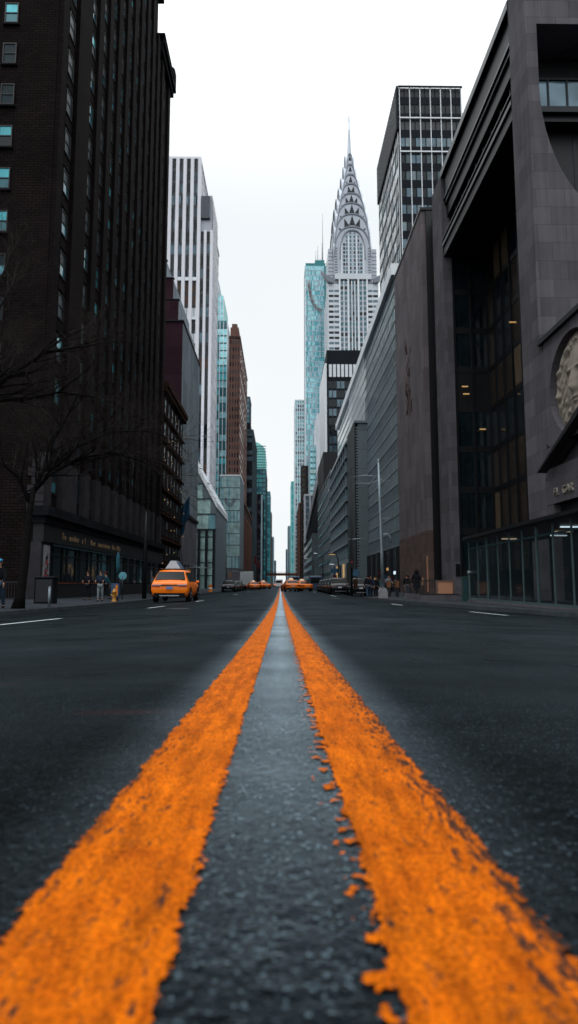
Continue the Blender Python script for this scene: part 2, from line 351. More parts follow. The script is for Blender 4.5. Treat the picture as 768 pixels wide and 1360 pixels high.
    h = math_(nt, 'ADD', math_(nt, 'MULTIPLY', v.outputs['Distance'], -.8), math_(nt, 'MULTIPLY', n3.outputs[0], -.9))
    bp = node(nt, 'ShaderNodeBump', Strength=1.0, Distance=.003); nt.links.new(h, bp.inputs['Height']); nt.links.new(bp.outputs[0], b.inputs['Normal'])
    tr = nt.nodes.new('ShaderNodeBsdfTransparent'); ms = nt.nodes.new('ShaderNodeMixShader')
    nt.links.new(al, ms.inputs[0]); nt.links.new(tr.outputs[0], ms.inputs[1]); nt.links.new(b.outputs[0], ms.inputs[2])
    nt.links.new(ms.outputs[0], nt.nodes['Material Output'].inputs[0])
paint('yellow_paint_left', -LC, False); paint('yellow_paint_right', LC, True)

def clear_glass(name, tint, alpha):
    m, nt, b = nm(name)
    b.inputs['Base Color'].default_value = (*tint, 1); b.inputs['Roughness'].default_value = .05
    b.inputs['Specular IOR Level'].default_value = .6; b.inputs['Alpha'].default_value = alpha
clear_glass('glass_clear', (.01, .02, .025), .35)

# ------------------------------------------------------------------ helpers
COL = SC.collection
class MB:
    def __init__(s): s.v = []; s.f = []; s.m = []; s.sm = []
    def add(s, vs, fs, mi=0, smooth=False):
        o = len(s.v); s.v += [tuple(p) for p in vs]
        for f in fs: s.f.append([i + o for i in f]); s.m.append(mi); s.sm.append(smooth)
    def box(s, x0, x1, y0, y1, z0, z1, mi=0):
        v = [(x0, y0, z0), (x1, y0, z0), (x1, y1, z0), (x0, y1, z0), (x0, y0, z1), (x1, y0, z1), (x1, y1, z1), (x0, y1, z1)]
        s.add(v, [(0, 3, 2, 1), (4, 5, 6, 7), (0, 1, 5, 4), (1, 2, 6, 5), (2, 3, 7, 6), (3, 0, 4, 7)], mi)
    def prism(s, poly, axis, a0, a1, mi=0):
        """poly is a 2-D outline; axis x: (y,z), y: (x,z), z: (x,y)"""
        def P(p, a): return {'x': (a, p[0], p[1]), 'y': (p[0], a, p[1]), 'z': (p[0], p[1], a)}[axis]
        n = len(poly); vs = [P(p, a0) for p in poly] + [P(p, a1) for p in poly]
        fs = [tuple(range(n)), tuple(range(2 * n - 1, n - 1, -1))] + [(i, i + n, (i + 1) % n + n, (i + 1) % n) for i in range(n)]
        s.add(vs, fs, mi)
    def hexa(s, b, t, mi=0):
        s.add(list(b) + list(t), [(0, 3, 2, 1), (4, 5, 6, 7), (0, 1, 5, 4), (1, 2, 6, 5), (2, 3, 7, 6), (3, 0, 4, 7)], mi)
    def tube(s, pts, radii, n=8, mi=0, cap=True):
        pts = [Vector(p) for p in pts]; rings = []
        prev = None
        for i, p in enumerate(pts):
            d = (pts[min(i + 1, len(pts) - 1)] - pts[max(i - 1, 0)]).normalized()
            if prev is None:
                a = Vector((0, 0, 1)) if abs(d.z) < .9 else Vector((1, 0, 0)); u = d.cross(a).normalized()
            else:
                u = (prev - d * prev.dot(d)).normalized()
            prev = u; w_ = d.cross(u); r = radii[i] if hasattr(radii, '__len__') else radii
            rings.append([p + u * (cos(2 * pi * k / n) * r) + w_ * (sin(2 * pi * k / n) * r) for k in range(n)])
        vs = [p for r in rings for p in r]; fs = []
        for i in range(len(rings) - 1):
            for k in range(n): fs.append((i * n + k, i * n + (k + 1) % n, (i + 1) * n + (k + 1) % n, (i + 1) * n + k))
        s.add(vs, fs, mi, True)
        if cap: s.add(rings[0], [tuple(range(n - 1, -1, -1))], mi); s.add(rings[-1], [tuple(range(n))], mi)
    def lathe(s, prof, n=16, mi=0, axis='z', c=(0, 0, 0)):
        vs = []
        for r, h in prof:
            for k in range(n):
                a = 2 * pi * k / n
                p = (r * cos(a), r * sin(a), h)
                if axis == 'x': p = (h, r * cos(a), r * sin(a))
                if axis == 'y': p = (r * cos(a), h, r * sin(a))
                vs.append((p[0] + c[0], p[1] + c[1], p[2] + c[2]))
        fs = []
        for i in range(len(prof) - 1):
            for k in range(n): fs.append((i * n + k, i * n + (k + 1) % n, (i + 1) * n + (k + 1) % n, (i + 1) * n + k))
        s.add(vs, fs, mi, True)
        m_ = len(prof)
        s.add(vs[:n], [tuple(range(n - 1, -1, -1))], mi); s.add(vs[(m_ - 1) * n:], [tuple(range(n))], mi)
    def ell(s, c, r, mi=0, n=10, k=7):
        vs = []; fs = []
        for i in range(k + 1):
            t = pi * i / k
            for j in range(n):
                a = 2 * pi * j / n
                vs.append((c[0] + r[0] * sin(t) * cos(a), c[1] + r[1] * sin(t) * sin(a), c[2] + r[2] * cos(t)))
        for i in range(k):
            for j in range(n): fs.append((i * n + j, i * n + (j + 1) % n, (i + 1) * n + (j + 1) % n, (i + 1) * n + j))
        s.add(vs, fs, mi, True)
    def mesh(s, name, mats, org=(0, 0, 0), fix=True):
        me = bpy.data.meshes.new(name)
        me.from_pydata([(p[0] - org[0], p[1] - org[1], p[2] - org[2]) for p in s.v], [], s.f)
        for m_ in mats: me.materials.append(M[m_] if isinstance(m_, str) else m_)
        me.polygons.foreach_set('material_index', s.m); me.polygons.foreach_set('use_smooth', s.sm)
        if fix:
            bm = bmesh.new(); bm.from_mesh(me); bmesh.ops.remove_doubles(bm, verts=bm.verts, dist=1e-5)
            bmesh.ops.recalc_face_normals(bm, faces=bm.faces); bm.to_mesh(me); bm.free()
        me.update(); return me
    def build(s, name, mats, parent=None, org=None, loc=None, fix=True):
        """vertices are given in world metres; they are stored relative to the parent"""
        if isinstance(mats, str): mats = [mats]
        if org is None: org = tuple(world_org(parent)) if parent is not None else (0, 0, 0)
        return link(name, s.mesh(name, mats, org, fix), parent, loc or (0, 0, 0))
def world_org(o):
    p = Vector((0, 0, 0))
    while o is not None: p = p + Vector(o.location); o = o.parent
    return p
def link(name, me, parent=None, loc=(0, 0, 0), rz=0):
    o = bpy.data.objects.new(name, me); COL.objects.link(o)
    o.parent = parent; o.location = loc; o.rotation_euler = (0, 0, rz)
    return o
def wbuild(mb, name, mats, label, cat, group=None, base=None):
    """a thing that is one mesh: vertices in world metres, origin moved to its base"""
    b = base or (0, 0, 0)
    o = mb.build(name, mats, None, org=b, loc=b); tag(o, label, cat, group); return o
def tag(o, label=None, cat=None, group=None, kind=None):
    if label: o['label'] = label
    if cat: o['category'] = cat
    if group: o['group'] = group
    if kind: o['kind'] = kind
    return o
def thing(name, loc, label, cat, group=None, rz=0):
    o = bpy.data.objects.new(name, None); COL.objects.link(o); o.location = loc; o.rotation_euler = (0, 0, rz)
    o.empty_display_size = .5
    return tag(o, label, cat, group)
def copy_tree(o, parent=None, loc=None, rz=None, label=None):
    c = o.copy(); COL.objects.link(c)
    if parent is not None: c.parent = parent
    if loc is not None: c.location = loc
    if rz is not None: c.rotation_euler = (0, 0, rz)
    if label: c['label'] = label
    for ch in list(o.children): copy_tree(ch, c)
    return c

# ------------------------------------------------------------------ ground
def zl(y): return -.62 * (1 - exp(-max(y, 0) / 22.0))
def crown(x): return -.33 * (min(abs(x), 9.0) / 9.0) ** 1.6
def road_z(x, y): return zl(y) + crown(x)
RC = [(-80, 8.4), (18, 8.4), (22, 8.2), (27, 7.4), (34, 6.3), (40, 5.7), (44, 5.6), (46.5, 6.6), (49, 8.4), (2500, 8.4)]
def rcurb(y):
    for (y0, x0), (y1, x1) in zip(RC, RC[1:]):
        if y <= y1: return x0 + (x1 - x0) * (y - y0) / (y1 - y0)
    return 8.4
def walk_z(x, y):
    c = rcurb(y) if x > 0 else 9.0
    a = crown(c) + .14; t = min(max((abs(x) - c) / (15.25 - c), 0), 1)
    return zl(y) + a + (-.10 - a) * t

g = MB(); g.add([(-7000, -3000, -2.2), (7000, -3000, -2.2), (7000, 9000, -2.2), (-7000, 9000, -2.2)], [(0, 1, 2, 3)])
g.build('ground', 'earth', fix=False)['kind'] = 'structure'

xs = [i * .0045 for i in range(0, 90)]
st_ = .0045
while xs[-1] < 9.6: st_ *= 1.075; xs.append(xs[-1] + min(st_, .8))
xs = [-x for x in reversed(xs[1:])] + xs
ys = [-80, -60, -40, -25, -15, -8, -4, -2, -1, -.4, 0, .2]
y_ = .3; 
while y_ < 2600:
    ys.append(y_); y_ += max(.0045, .0045 * (y_ / .55) ** 1.35) if y_ < 40 else y_ * .08
v = []; nx = len(xs)
for y in ys:
    amp = max(0, 1 - max(y - .2, 0) / 5.0) if y > .1 else 0
    for x in xs:
        z = road_z(x, y)
        if amp > 0 and abs(x) < 2:
            z += amp * (.0016 * noise.noise((x * 90, y * 90, 0)) + .0010 * noise.noise((x * 38, y * 38, 3)) + .003 * noise.noise((x * 6, y * 6, 7)))
        v.append((x, y, z))
f = [(j * nx + i, j * nx + i + 1, (j + 1) * nx + i + 1, (j + 1) * nx + i) for j in range(len(ys) - 1) for i in range(nx - 1)]
mb = MB(); mb.v = v; mb.f = f; mb.m = [0] * len(f); mb.sm = [True] * len(f)
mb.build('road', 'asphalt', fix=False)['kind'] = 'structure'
def ribbon(name, mt, cx, hw, step0, y0, y1, off, lump, nxs, label=None):
    mb = MB(); xs_ = [cx - hw + 2 * hw * i / nxs for i in range(nxs + 1)]
    ys_ = []; y = y0
    while y < y1: ys_.append(y); y += max(step0, step0 * (max(y, .01) / .55) ** 1.35) if y < 40 else y * .08
    ys_.append(y1)
    for y in ys_:
        amp = max(0, 1 - max(y - .2, 0) / 5.0)
        for x in xs_:
            z = road_z(x, y) + off + .0011 * max(y - 3, 0) ** .5
            if lump and amp > 0:
                z += amp * (.0019 * noise.noise((x * 90, y * 90, 0)) + .0013 * noise.noise((x * 38, y * 38, 3)) + .003 * noise.noise((x * 6, y * 6, 7)))
            mb.v.append((x, y, z))
    n_ = nxs + 1
    for j in range(len(ys_) - 1):
        for i in range(nxs): mb.f.append((j * n_ + i, j * n_ + i + 1, (j + 1) * n_ + i + 1, (j + 1) * n_ + i)); mb.m.append(0); mb.sm.append(True)
    o = mb.build(name, mt, fix=False); o['kind'] = 'structure'; return o
ribbon('centre_line_left', 'yellow_paint_left', -LC, LW + .03, .004, .2, 300, .0042, True, 52)
ribbon('centre_line_right', 'yellow_paint_right', LC, LW + .045, .004, .2, 300, .0042, True, 58)
for i, (x, a, b_) in enumerate([(-4.3, 8.6, 12.7), (-4.3, 21, 24), (-4.3, 33, 36), (-4.3, 60, 64), (-4.3, 84, 88), (5.55, 15.8, 18.9), (4.9, 26, 28.5), (4.3, 50, 56), (4.3, 80, 84)]):
    ribbon('lane_marking', 'road_white', x, .065, .2, a, b_, .007, False, 3)

def walk(name, xin, xout, y0, y1, n=60, label=None):
    """pavement slab with its own surface, sloping kerb row is separate"""
    mb = MB(); ys_ = [y0 + (y1 - y0) * (i / n) ** 2 for i in range(n + 1)] if y0 > 100 else [y0 + (y1 - y0) * i / n for i in range(n + 1)]
    k = 6
    for y in ys_:
        a, b = xin(y), xout
        for i in range(k + 1):
            x = a + (b - a) * i / k
            mb.v.append((x, y, walk_z(x, y)))
    for j in range(len(ys_) - 1):
        for i in range(k): mb.f.append((j * (k + 1) + i, j * (k + 1) + i + 1, (j + 1) * (k + 1) + i + 1, (j + 1) * (k + 1) + i)); mb.m.append(0); mb.sm.append(False)
    o = mb.build(name, 'sidewalk', fix=True); o['kind'] = 'structure'
def kerbs(name, xin, sgn, y0, y1, n):
    mb = MB()
    ys_ = [y0 + (y1 - y0) * i / n for i in range(n + 1)]
    for y in ys_:
        x = xin(y); t = walk_z(x, y) + .004; r = road_z(x, y) - .15
        mb.v += [(x + sgn * .17, y, t), (x + sgn * .01, y, t), (x, y, t - .02), (x - sgn * .012, y, r)]
    for j in range(n):
        for i in range(3): mb.f.append((j * 4 + i, j * 4 + i + 1, (j + 1) * 4 + i + 1, (j + 1) * 4 + i)); mb.m.append(0); mb.sm.append(False)
    o = mb.build(name, 'kerb'); o['kind'] = 'structure'
walk('sidewalk_left', lambda y: -9.0, -19.5, -70, 400, 150); walk('sidewalk_left_far', lambda y: -9.0, -17, 400, 2400, 20)
walk('sidewalk_right', rcurb, 21.0, -70, 400, 470); walk('sidewalk_right_far', lambda y: 8.4, 17, 400, 2400, 20)
kerbs('kerb_left', lambda y: -9.0, -1, -70, 400, 180); kerbs('kerb_right', rcurb, 1, -70, 400, 470)

# ------------------------------------------------------------------ facades
RZ = {'s': 0, 'e': pi / 2, 'w': -pi / 2}
def strip_mesh(bw, H, nf, glasses, span_mat, span_h, pane_n=1, mull=0, span_d=.10, z_first=0, mull_mat=None, seed=0, mat_rows=None):
    """one vertical bay of glazing between two piers, facing -Y; x 0..bw, z 0..H"""
    rnd = random.Random(seed); mb = MB(); mats = list(dict.fromkeys(glasses)) + [span_mat] + ([mull_mat] if mull_mat else [])
    fh = H / nf
    for k in range(nf):
        z0, z1 = k * fh, (k + 1) * fh
        for p in range(pane_n):
            x0, x1 = bw * p / pane_n, bw * (p + 1) / pane_n
            gm = rnd.choice(glasses)
            if mat_rows and k in mat_rows: gm = mat_rows[k]
            if gm not in mats: mats.append(gm)
            mb.box(x0, x1, -.06, -.004, z0, z1, mats.index(gm))
        if span_h > 0: mb.box(0, bw, -span_d, -.061, z0, z0 + span_h, mats.index(span_mat))
    if mull_mat and mull > 0:
        for p in range(1, pane_n):
            x = bw * p / pane_n; mb.box(x - mull / 2, x + mull / 2, -.16, -.062, 0, H, mats.index(mull_mat))
    return mb.mesh('glazing', mats, fix=False)
def facade(root, side, plane, u0, u1, z0, z1, nb, nf, pier_w, pier_d, pier_mat, glasses, span_mat, span_h,
           pane_n=1, mull=0, mull_mat=None, variants=4, name='window_strip', pier='pier', mat_rows=None, span_d=.10, ends=True, seed=0):
    H = z1 - z0; pitch = (u1 - u0) / nb; bw = pitch - pier_w
    org = world_org(root)
    ms = [strip_mesh(bw, H, nf, glasses, span_mat, span_h, pane_n, mull, span_d, mull_mat=mull_mat, seed=i + seed * 10, mat_rows=mat_rows) for i in range(variants)]
    pm = MB(); pm.box(-pier_w / 2, pier_w / 2, -pier_d, -.002, 0, H); pmesh = pm.mesh(pier, [pier_mat])
    for i in range(nb + 1):
        u = u0 + i * pitch
        def P(u_): return {'s': (u_, plane), 'e': (plane, u_), 'w': (plane, u_)}[side]
        if pier_w > 0 and (ends or 0 < i < nb):
            x, y = P(u); o = link(pier, pmesh, root, (x - org.x, y - org.y, z0 - org.z), RZ[side])
        if i < nb:
            us = u + pier_w / 2 if side != 'w' else u + pitch - pier_w / 2
            x, y = P(us); link(name, random.choice(ms), root, (x - org.x, y - org.y, z0 - org.z), RZ[side])
def building(name, x0, x1, y0, y1, h, wall_mat, label, group=None, cat='building', z0=-1.3, base=None):
    cx = x0 if abs(x0) < abs(x1) else x1
    r = thing(name, (cx, y0, 0), label, cat, group)
    mb = MB(); mb.box(x0, x1, y0, y1, z0, h); mb.build('wall', wall_mat, r)
    return r
def part(root, name, mt, *boxes):
    mb = MB()
    for b in boxes: mb.box(*b)
    return mb.build(name, mt, root)
def win_unit(w_, h_, glass_up, glass_lo, frame, sill=None, depth=.10):
    mb = MB(); mats = list(dict.fromkeys([frame, glass_up, glass_lo])); 
    fw = .07
    mb.box(-w_ / 2, -w_ / 2 + fw, -depth, 0, 0, h_, 0); mb.box(w_ / 2 - fw, w_ / 2, -depth, 0, 0, h_, 0)
    mb.box(-w_ / 2 + fw, w_ / 2 - fw, -depth, 0, 0, fw, 0); mb.box(-w_ / 2 + fw, w_ / 2 - fw, -depth, 0, h_ - fw, h_, 0)
    mb.box(-w_ / 2 + fw, w_ / 2 - fw, -depth * .9, 0, h_ * .5 - .03, h_ * .5 + .03, 0)
    mb.box(-w_ / 2 + fw, w_ / 2 - fw, -.05, -.01, h_ * .5 + .03, h_ - fw, mats.index(glass_up))
    mb.box(-w_ / 2 + fw, w_ / 2 - fw, -.04, -.01, fw, h_ * .5 - .03, mats.index(glass_lo))
    return mb, mats
def windows(root, spots, side, units, limit=100, name='window', size=None):
    """spots: (u, plane, z) nearest first; the first `limit` are parts, the rest one stuff part"""
    org = world_org(root); meshes = [mb.mesh(name, mats) for mb, mats in units]
    rest = MB(); restm = []
    for i, (u, pl, z) in enumerate(spots):
        x, y = (u, pl) if side == 's' else (pl, u)
        k = random.randrange(len(units))
        if i < limit: link(name, meshes[k], root, (x - org.x, y - org.y, z - org.z), RZ[side])
        else:
            mb, mats = units[k]; a = RZ[side]; o = len(rest.v)
            for p in mb.v: rest.v.append((x + p[0] * cos(a) - p[1] * sin(a), y + p[0] * sin(a) + p[1] * cos(a), z + p[2]))
            for ff, mi in zip(mb.f, mb.m):
                mn = mats[mi]
                if mn not in restm: restm.append(mn)
                rest.f.append([q + o for q in ff]); rest.m.append(restm.index(mn)); rest.sm.append(False)
    if rest.v:
        r = rest.build(name, restm, root); r['kind'] = 'stuff'

# ================================================================== LEFT SIDE
# --- dark brick apartment tower
t = thing('apartment_tower', (-15.25, 40, 0), 'towering dark brick apartment block with shop front on the left corner', 'building')
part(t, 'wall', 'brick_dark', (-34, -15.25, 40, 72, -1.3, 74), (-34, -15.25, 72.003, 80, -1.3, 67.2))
cols = [42.4, 47.2] + [50.2 + 2.86 * i for i in range(10)]
mb_p = MB()
edges = [40.55] + [(cols[i] + cols[i + 1]) / 2 for i in range(len(cols) - 1)] + [78.9]
for i, e_ in enumerate(edges):
    w2 = {0: .5, 1: 1.45}.get(i, .62)
    top = 74 if e_ < 71 else 67
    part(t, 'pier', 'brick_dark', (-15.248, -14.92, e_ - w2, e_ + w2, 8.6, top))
    part(t, 'pier_base', 'stone_pale_dark', (-15.247, -14.80, e_ - w2 - .04, e_ + w2 + .04, 5.2, 8.598))
for i, c in enumerate(cols):   # brick panels between floors in each window bay
    sp = MB(); pr = [(-15.4, 5.2)]
    for k in range(20):
        z = 6.3 + 3.02 * k
        pr += [(-15.16, z - 1.0 if k else 5.2), (-15.16, z - .15), (-15.10, z - .149), (-15.10, z - .05), (-15.249, z - .05)]
        if k < 19: pr += [(-15.249, z + 2.02)]
    pr += [(-15.4, z)]
    sp.prism(pr, 'y', c - .62, c + .62)
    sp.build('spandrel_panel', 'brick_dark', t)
ug = [win_unit(1.15, 1.75, a, b, f_) for a, b, f_ in [('glass_shop', 'glass_shop', 'black_trim'), ('glass_shop', 'glass_shop', 'black_trim'), ('glass_shop', 'glass_cyan_soft', 'black_trim'),
      ('glass_teal', 'glass_teal', 'black_trim'), ('glass_shop', 'glass_teal', 'black_trim'), ('glass_cyan', 'glass_shop', 'black_trim'), ('glass_shop', 'glass_shop', 'black_trim')]]
spots = sorted([(c, -15.235, 6.3 + 3.02 * k) for c in cols for k in range(21) if 6.3 + 3.02 * k < 66], key=lambda s: s[0] + s[2] * .4)
windows(t, spots, 'e', ug, 74)
ug2 = [win_unit(.92, 1.5, a, b, 'black_trim') for a, b in [('glass_cyan', 'glass_dark'), ('glass_cyan', 'glass_cyan_soft'), ('glass_cyan', 'glass_teal'), ('glass_shop', 'glass_shop'), ('glass_cyan_soft', 'glass_cyan'), ('glass_shop', 'glass_cyan_soft')]]
spots = [(x, 39.985, 8.2 + 3.02 * k) for k in range(12) for x in (-18.45, -22.0)]
windows(t, spots, 's', ug2, 26)
for x in (-18.45, -22.0):
    for k in range(12): part(t, 'sill', 'stone_dark', (x - .55, x + .55, 39.83, 39.998, 8.05 + 3.02 * k, 8.17 + 3.02 * k))
part(t, 'cornice', 'stone_dark', (-35, -14.6, 39.4, 72.4, 72.2, 73.3), (-35, -14.4, 39.1, 72.6, 73.303, 74.2))
mb = MB(); mb.box(-34.3, -14.7, 72.7, 80.6, 66.2, 67.0); mb.box(-34.3, -14.4, 72.7, 80.8, 67.003, 67.4)
for k in range(9): mb.lathe([(.16, 67.4), (.10, 67.55), (.20, 67.9), (.10, 68.25), (.16, 68.4)], 8, c=(-14.75, 73.2 + .9 * k, 0))
mb.box(-34.3, -14.5, 72.8, 80.7, 68.403, 68.65); mb.box(-15.3, -14.4, 79.6, 80.7, 67.403, 69.6); mb.ell((-14.85, 80.1, 69.9), (.35, .35, .4))
mb.build('balustrade', 'stone_dark', t)
part(t, 'corner_quoin', 'stone_pale_dark', *[(-15.9 + (.25 if k % 2 else 0), -14.84, 39.9, 40.5, 4.9 + .55 * k, 5.4 + .55 * k) for k in range(6)])
# shop front
part(t, 'ledge', 'stone_dark', (-15.6, -14.35, 39.5, 80.3, 4.55, 5.15), (-15.5, -14.6, 39.7, 80.2, 4.10, 4.547))
part(t, 'fascia', 'black_trim', (-15.4, -14.75, 39.9, 80.1, 2.95, 4.097))
part(t, 'trim_line', 'teal_trim', (-14.749, -14.69, 41.6, 79.5, 2.78, 2.86))
part(t, 'stall_riser', 'black_trim', (-15.247, -14.95, 40.2, 79.8, -1.2, .35))
part(t, 'sill_strip', 'bridge_rust', (-15.2, -14.90, 41.6, 60, .353, .40))
part(t, 'corner_pier', 'stone_pale_dark', (-15.9, -14.85, 39.85, 41.55, -1.2, 2.94))
for k in range(13):
    y = 41.7 + 2.9 * k
    o = part(t, 'shop_window', ['glass_shop', 'glass_dark', 'glass_shop', 'glass_dark', 'glass_teal'][k % 5], (-15.22, -15.12, y, y + 2.6, .42, 2.9))
    fr = part(o, 'frame', 'metal_dark', (-15.119, -15.02, y + .86, y + .94, .42, 2.9), (-15.119, -15.02, y - .12, y - .02, .42, 2.9), (-15.119, -15.02, y, y + 2.58, 2.2, 2.28))
tx = bpy.data.curves.new('sign_letters', 'FONT')
def text_mesh(body, size, ext, mt, space=1.0):
    cu = bpy.data.curves.new('letters', 'FONT'); cu.body = body; cu.size = size; cu.extrude = ext; cu.space_character = space; cu.align_x = 'LEFT'
    tmp = bpy.data.objects.new('tmp', cu); COL.objects.link(tmp)
    dg = bpy.context.evaluated_depsgraph_get(); me = bpy.data.meshes.new_from_object(tmp.evaluated_get(dg))
    bpy.data.objects.remove(tmp); me.materials.clear(); me.materials.append(M[mt]); return me
bpy.data.curves.remove(tx)
def letters(root, me, wx, wy, wz, rz):
    org = world_org(root); o = link('sign_letters', me, root, (wx - org.x, wy - org.y, wz - org.z)); o.rotation_euler = (pi / 2, 0, rz); return o
letters(t, text_mesh('Te  under  s l    Rer  onerierne  bis illie', .62, .02, 'gold_letters', 1.45), -14.72, 43.2, 3.30, pi / 2)
# posters on the corner pier
pz = thing('wall_poster', (-14.84, 40.4, .2), 'weathered poster with black and red scrawl on the corner pier', 'poster')
part(pz, 'sheet', 'poster', (-14.848, -14.80, 40.25, 41.25, .25, 2.75))
mb = MB()
for k in range(7):
    pts = [(-14.79, 40.75 + .33 * cos(a * .9 + k) * (1 - .08 * k), .75 + .22 * k + .2 * sin(a + k * 1.3)) for a in [i * .6 for i in range(9)]]
    mb.tube(pts, .035, 5, k % 3 == 1)
mb.build('scrawl', ['poster_ink', 'poster_red'], pz)

# --- orange-brown brick block with string lights of little lamps
t = building('brick_block', -30, -15.3, 80.7, 98, 26.3, 'brick_orange', 'low brown brick building with many small wall lamps, right behind the dark tower')
part(t, 'cornice', 'brick_orange', (-15.3, -14.75, 80.9, 98.3, 25.2, 25.8), (-15.4, -14.55, 80.9, 98.4, 25.803, 26.5))
ub = [win_unit(1.3, 2.0, a, b, 'black_trim') for a, b in [('glass_dark', 'glass_dark'), ('glass_teal', 'glass_dark'), ('blind', 'glass_dark')]]
windows(t, [(82.6 + 2.7 * i, -15.28, 3.4 + 3.2 * k) for k in range(7) for i in range(6)], 'e', ub, 100)
for k in range(7):
    part(t, 'ledge', 'brick_orange', (-15.29, -14.95, 81, 98.1, 2.75 + 3.2 * k, 2.95 + 3.2 * k))
for k in range(7):
    for i in range(7):
        if random.random() < .5:
            y, z = 81.3 + 2.7 * i + random.uniform(-.3, .3), 3.1 + 3.2 * k + random.uniform(-.2, 1.6)
            mb = MB(); mb.box(-15.25, -14.9, y - .03, y + .03, z, z + .06); mb.ell((-14.88, y, z), (.055, .055, .07), 1, 6, 5); mb.build('wall_lamp', ['black_trim', 'lit_small'], t)

# --- grey concrete slab building with stepped maroon end
t = thing('stepped_building', (-15.9, 99.6, 0), 'grey concrete building whose maroon end wall steps back in stairs', 'building')
part(t, 'street_wall', 'concrete_grey', (-22, -15.9, 99.9, 121, 12, 42.4))
part(t, 'base_wall', 'concrete_mauve', (-22, -15.85, 99.9, 121, -1.3, 11.99))
part(t, 'end_wall', 'brick_maroon', (-40, -15.9, 99.6, 99.897, -1.3, 42.5))
for (xa, ya, z0, z1) in ((-16.85, 101.0, 42.5, 46.6), (-18.0, 102.4, 46.6, 51.0), (-19.5, 104, 51.0, 55.0)):
    part(t, 'setback', 'concrete_grey', (-40, xa, ya, 121, z0 - .1, z1))
    part(t, 'end_wall', 'brick_maroon', (-40, xa, ya - .3, ya - .003, z0 - .1, z1 + .1))
    part(t, 'parapet', 'stone_pale_dark', (-40, xa + .15, ya - .4, ya + .3, z1 + .103, z1 + .25))
part(t, 'parapet', 'stone_pale_dark', (-40, -15.7, 99.4, 121.1, 42.51, 42.75))
for k in range(18): part(t, 'rib', 'concrete_grey', (-15.9, -15.78, 100.3 + 1.18 * k, 100.5 + 1.18 * k, 12.2, 42.3))
part(t, 'band', 'stone_pale_dark', (-15.85, -15.6, 99.9, 121.1, 11.6, 12.1))
for k in range(5):
    o = part(t, 'doorway', 'black_trim', (-15.84, -15.78, 101.5 + 4 * k, 103.2 + 4 * k, -1.2, 3.2)); part(o, 'lintel', 'stone_pale_dark', (-15.779, -15.65, 101.3 + 4 * k, 103.4 + 4 * k, 3.2, 3.5))
# flag
t = thing('flag', (-15.2, 98.6, 9.5), 'blue flag hanging from a slanting pole on the grey building', 'flag')
mb = MB(); mb.tube([(-15.9, 98.6, 11), (-13.9, 98.2, 14.5)], .05, 6); mb.ell((-13.85, 98.2, 14.6), (.12, .12, .12)); mb.build('flagpole', 'metal_mid', t)
mb = MB(); vs = []; n_ = 9
for j in range(11):
    for i in range(n_):
        a = i / (n_ - 1); b_ = j / 10
        vs.append((-15.6 + 1.5 * a + .15 * b_ * sin(6 * a), 98.5 + .28 * sin(a * 11 + b_ * 3) * (.4 + b_), 11.6 + 2.4 * a - 4.6 * b_ * (1 - .25 * a)))
mb.add(vs, [(j * n_ + i, j * n_ + i + 1, (j + 1) * n_ + i + 1, (j + 1) * n_ + i) for j in range(10) for i in range(n_ - 1)], 0, True)
o = mb.build('cloth', 'flag_blue', t, fix=False); sm = o.modifiers.new('thick', 'SOLIDIFY'); sm.thickness = .02

# --- white marble striped tower
t = thing('striped_tower', (-19.8, 174, 0), 'tall white marble office tower with vertical dark window stripes', 'building')
part(t, 'wall', 'marble_grey', (-52, -23.6, 174, 230, -1.3, 123.6), (-23.597, -19.9, 174, 190, -1.3, 112))
gl = ['glass_dark', 'glass_dark', 'glass_blue', 'spandrel_dark', 'glass_dark', 'blind']
rows = {0: 'glass_dark', 21: 'spandrel_brown', 22: 'spandrel_brown', 20: 'fin_white', 18: 'fin_white', 24: 'spandrel_dark', 25: 'glass_blue', 17: 'spandrel_brown'}
facade(t, 's', 174, -42.6, -23.6, -1, 123.2, 9, 33, .95, .8, 'marble_white', gl, 'spandrel_dark', .9, 2, .1, 'metal_dark', 3, mat_rows=rows)
facade(t, 's', 174, -23.45, -19.95, -1, 101, 2, 27, .75, .8, 'marble_white', gl, 'spandrel_dark', .9, 1, 0, None, 2, mat_rows={16: 'spandrel_brown', 8: 'spandrel_brown', 4: 'spandrel_brown'}, ends=True)
facade(t, 'e', -23.6, 174.3, 230, 100, 123.2, 16, 6, 1.6, .12, 'marble_white', gl, 'spandrel_dark', .9, 1, 0, None, 2, ends=False)
facade(t, 'e', -19.9, 174.3, 190, -1, 111.6, 6, 27, 1.3, .12, 'marble_white', gl, 'spandrel_dark', .9, 1, 0, None, 2, ends=False)
part(t, 'parapet', 'marble_white', (-52.3, -23.3, 173.7, 230, 123.3, 123.9))
part(t, 'plant_room', 'charcoal', (-23.0, -20.6, 173.6, 173.99, 104.5, 111.6))
mb = MB()
for k in range(12): mb.box(-22.95 + .23 * k, -22.85 + .23 * k, 173.4, 173.59, 104.8, 111.4)
mb.build('louvre', 'steel_edge', t)
part(t, 'spandrel_band', 'fin_white', (-42.4, -23.8, 173.45, 173.93, 86, 87), (-42.4, -23.8, 173.45, 173.93, 74.5, 75.2))

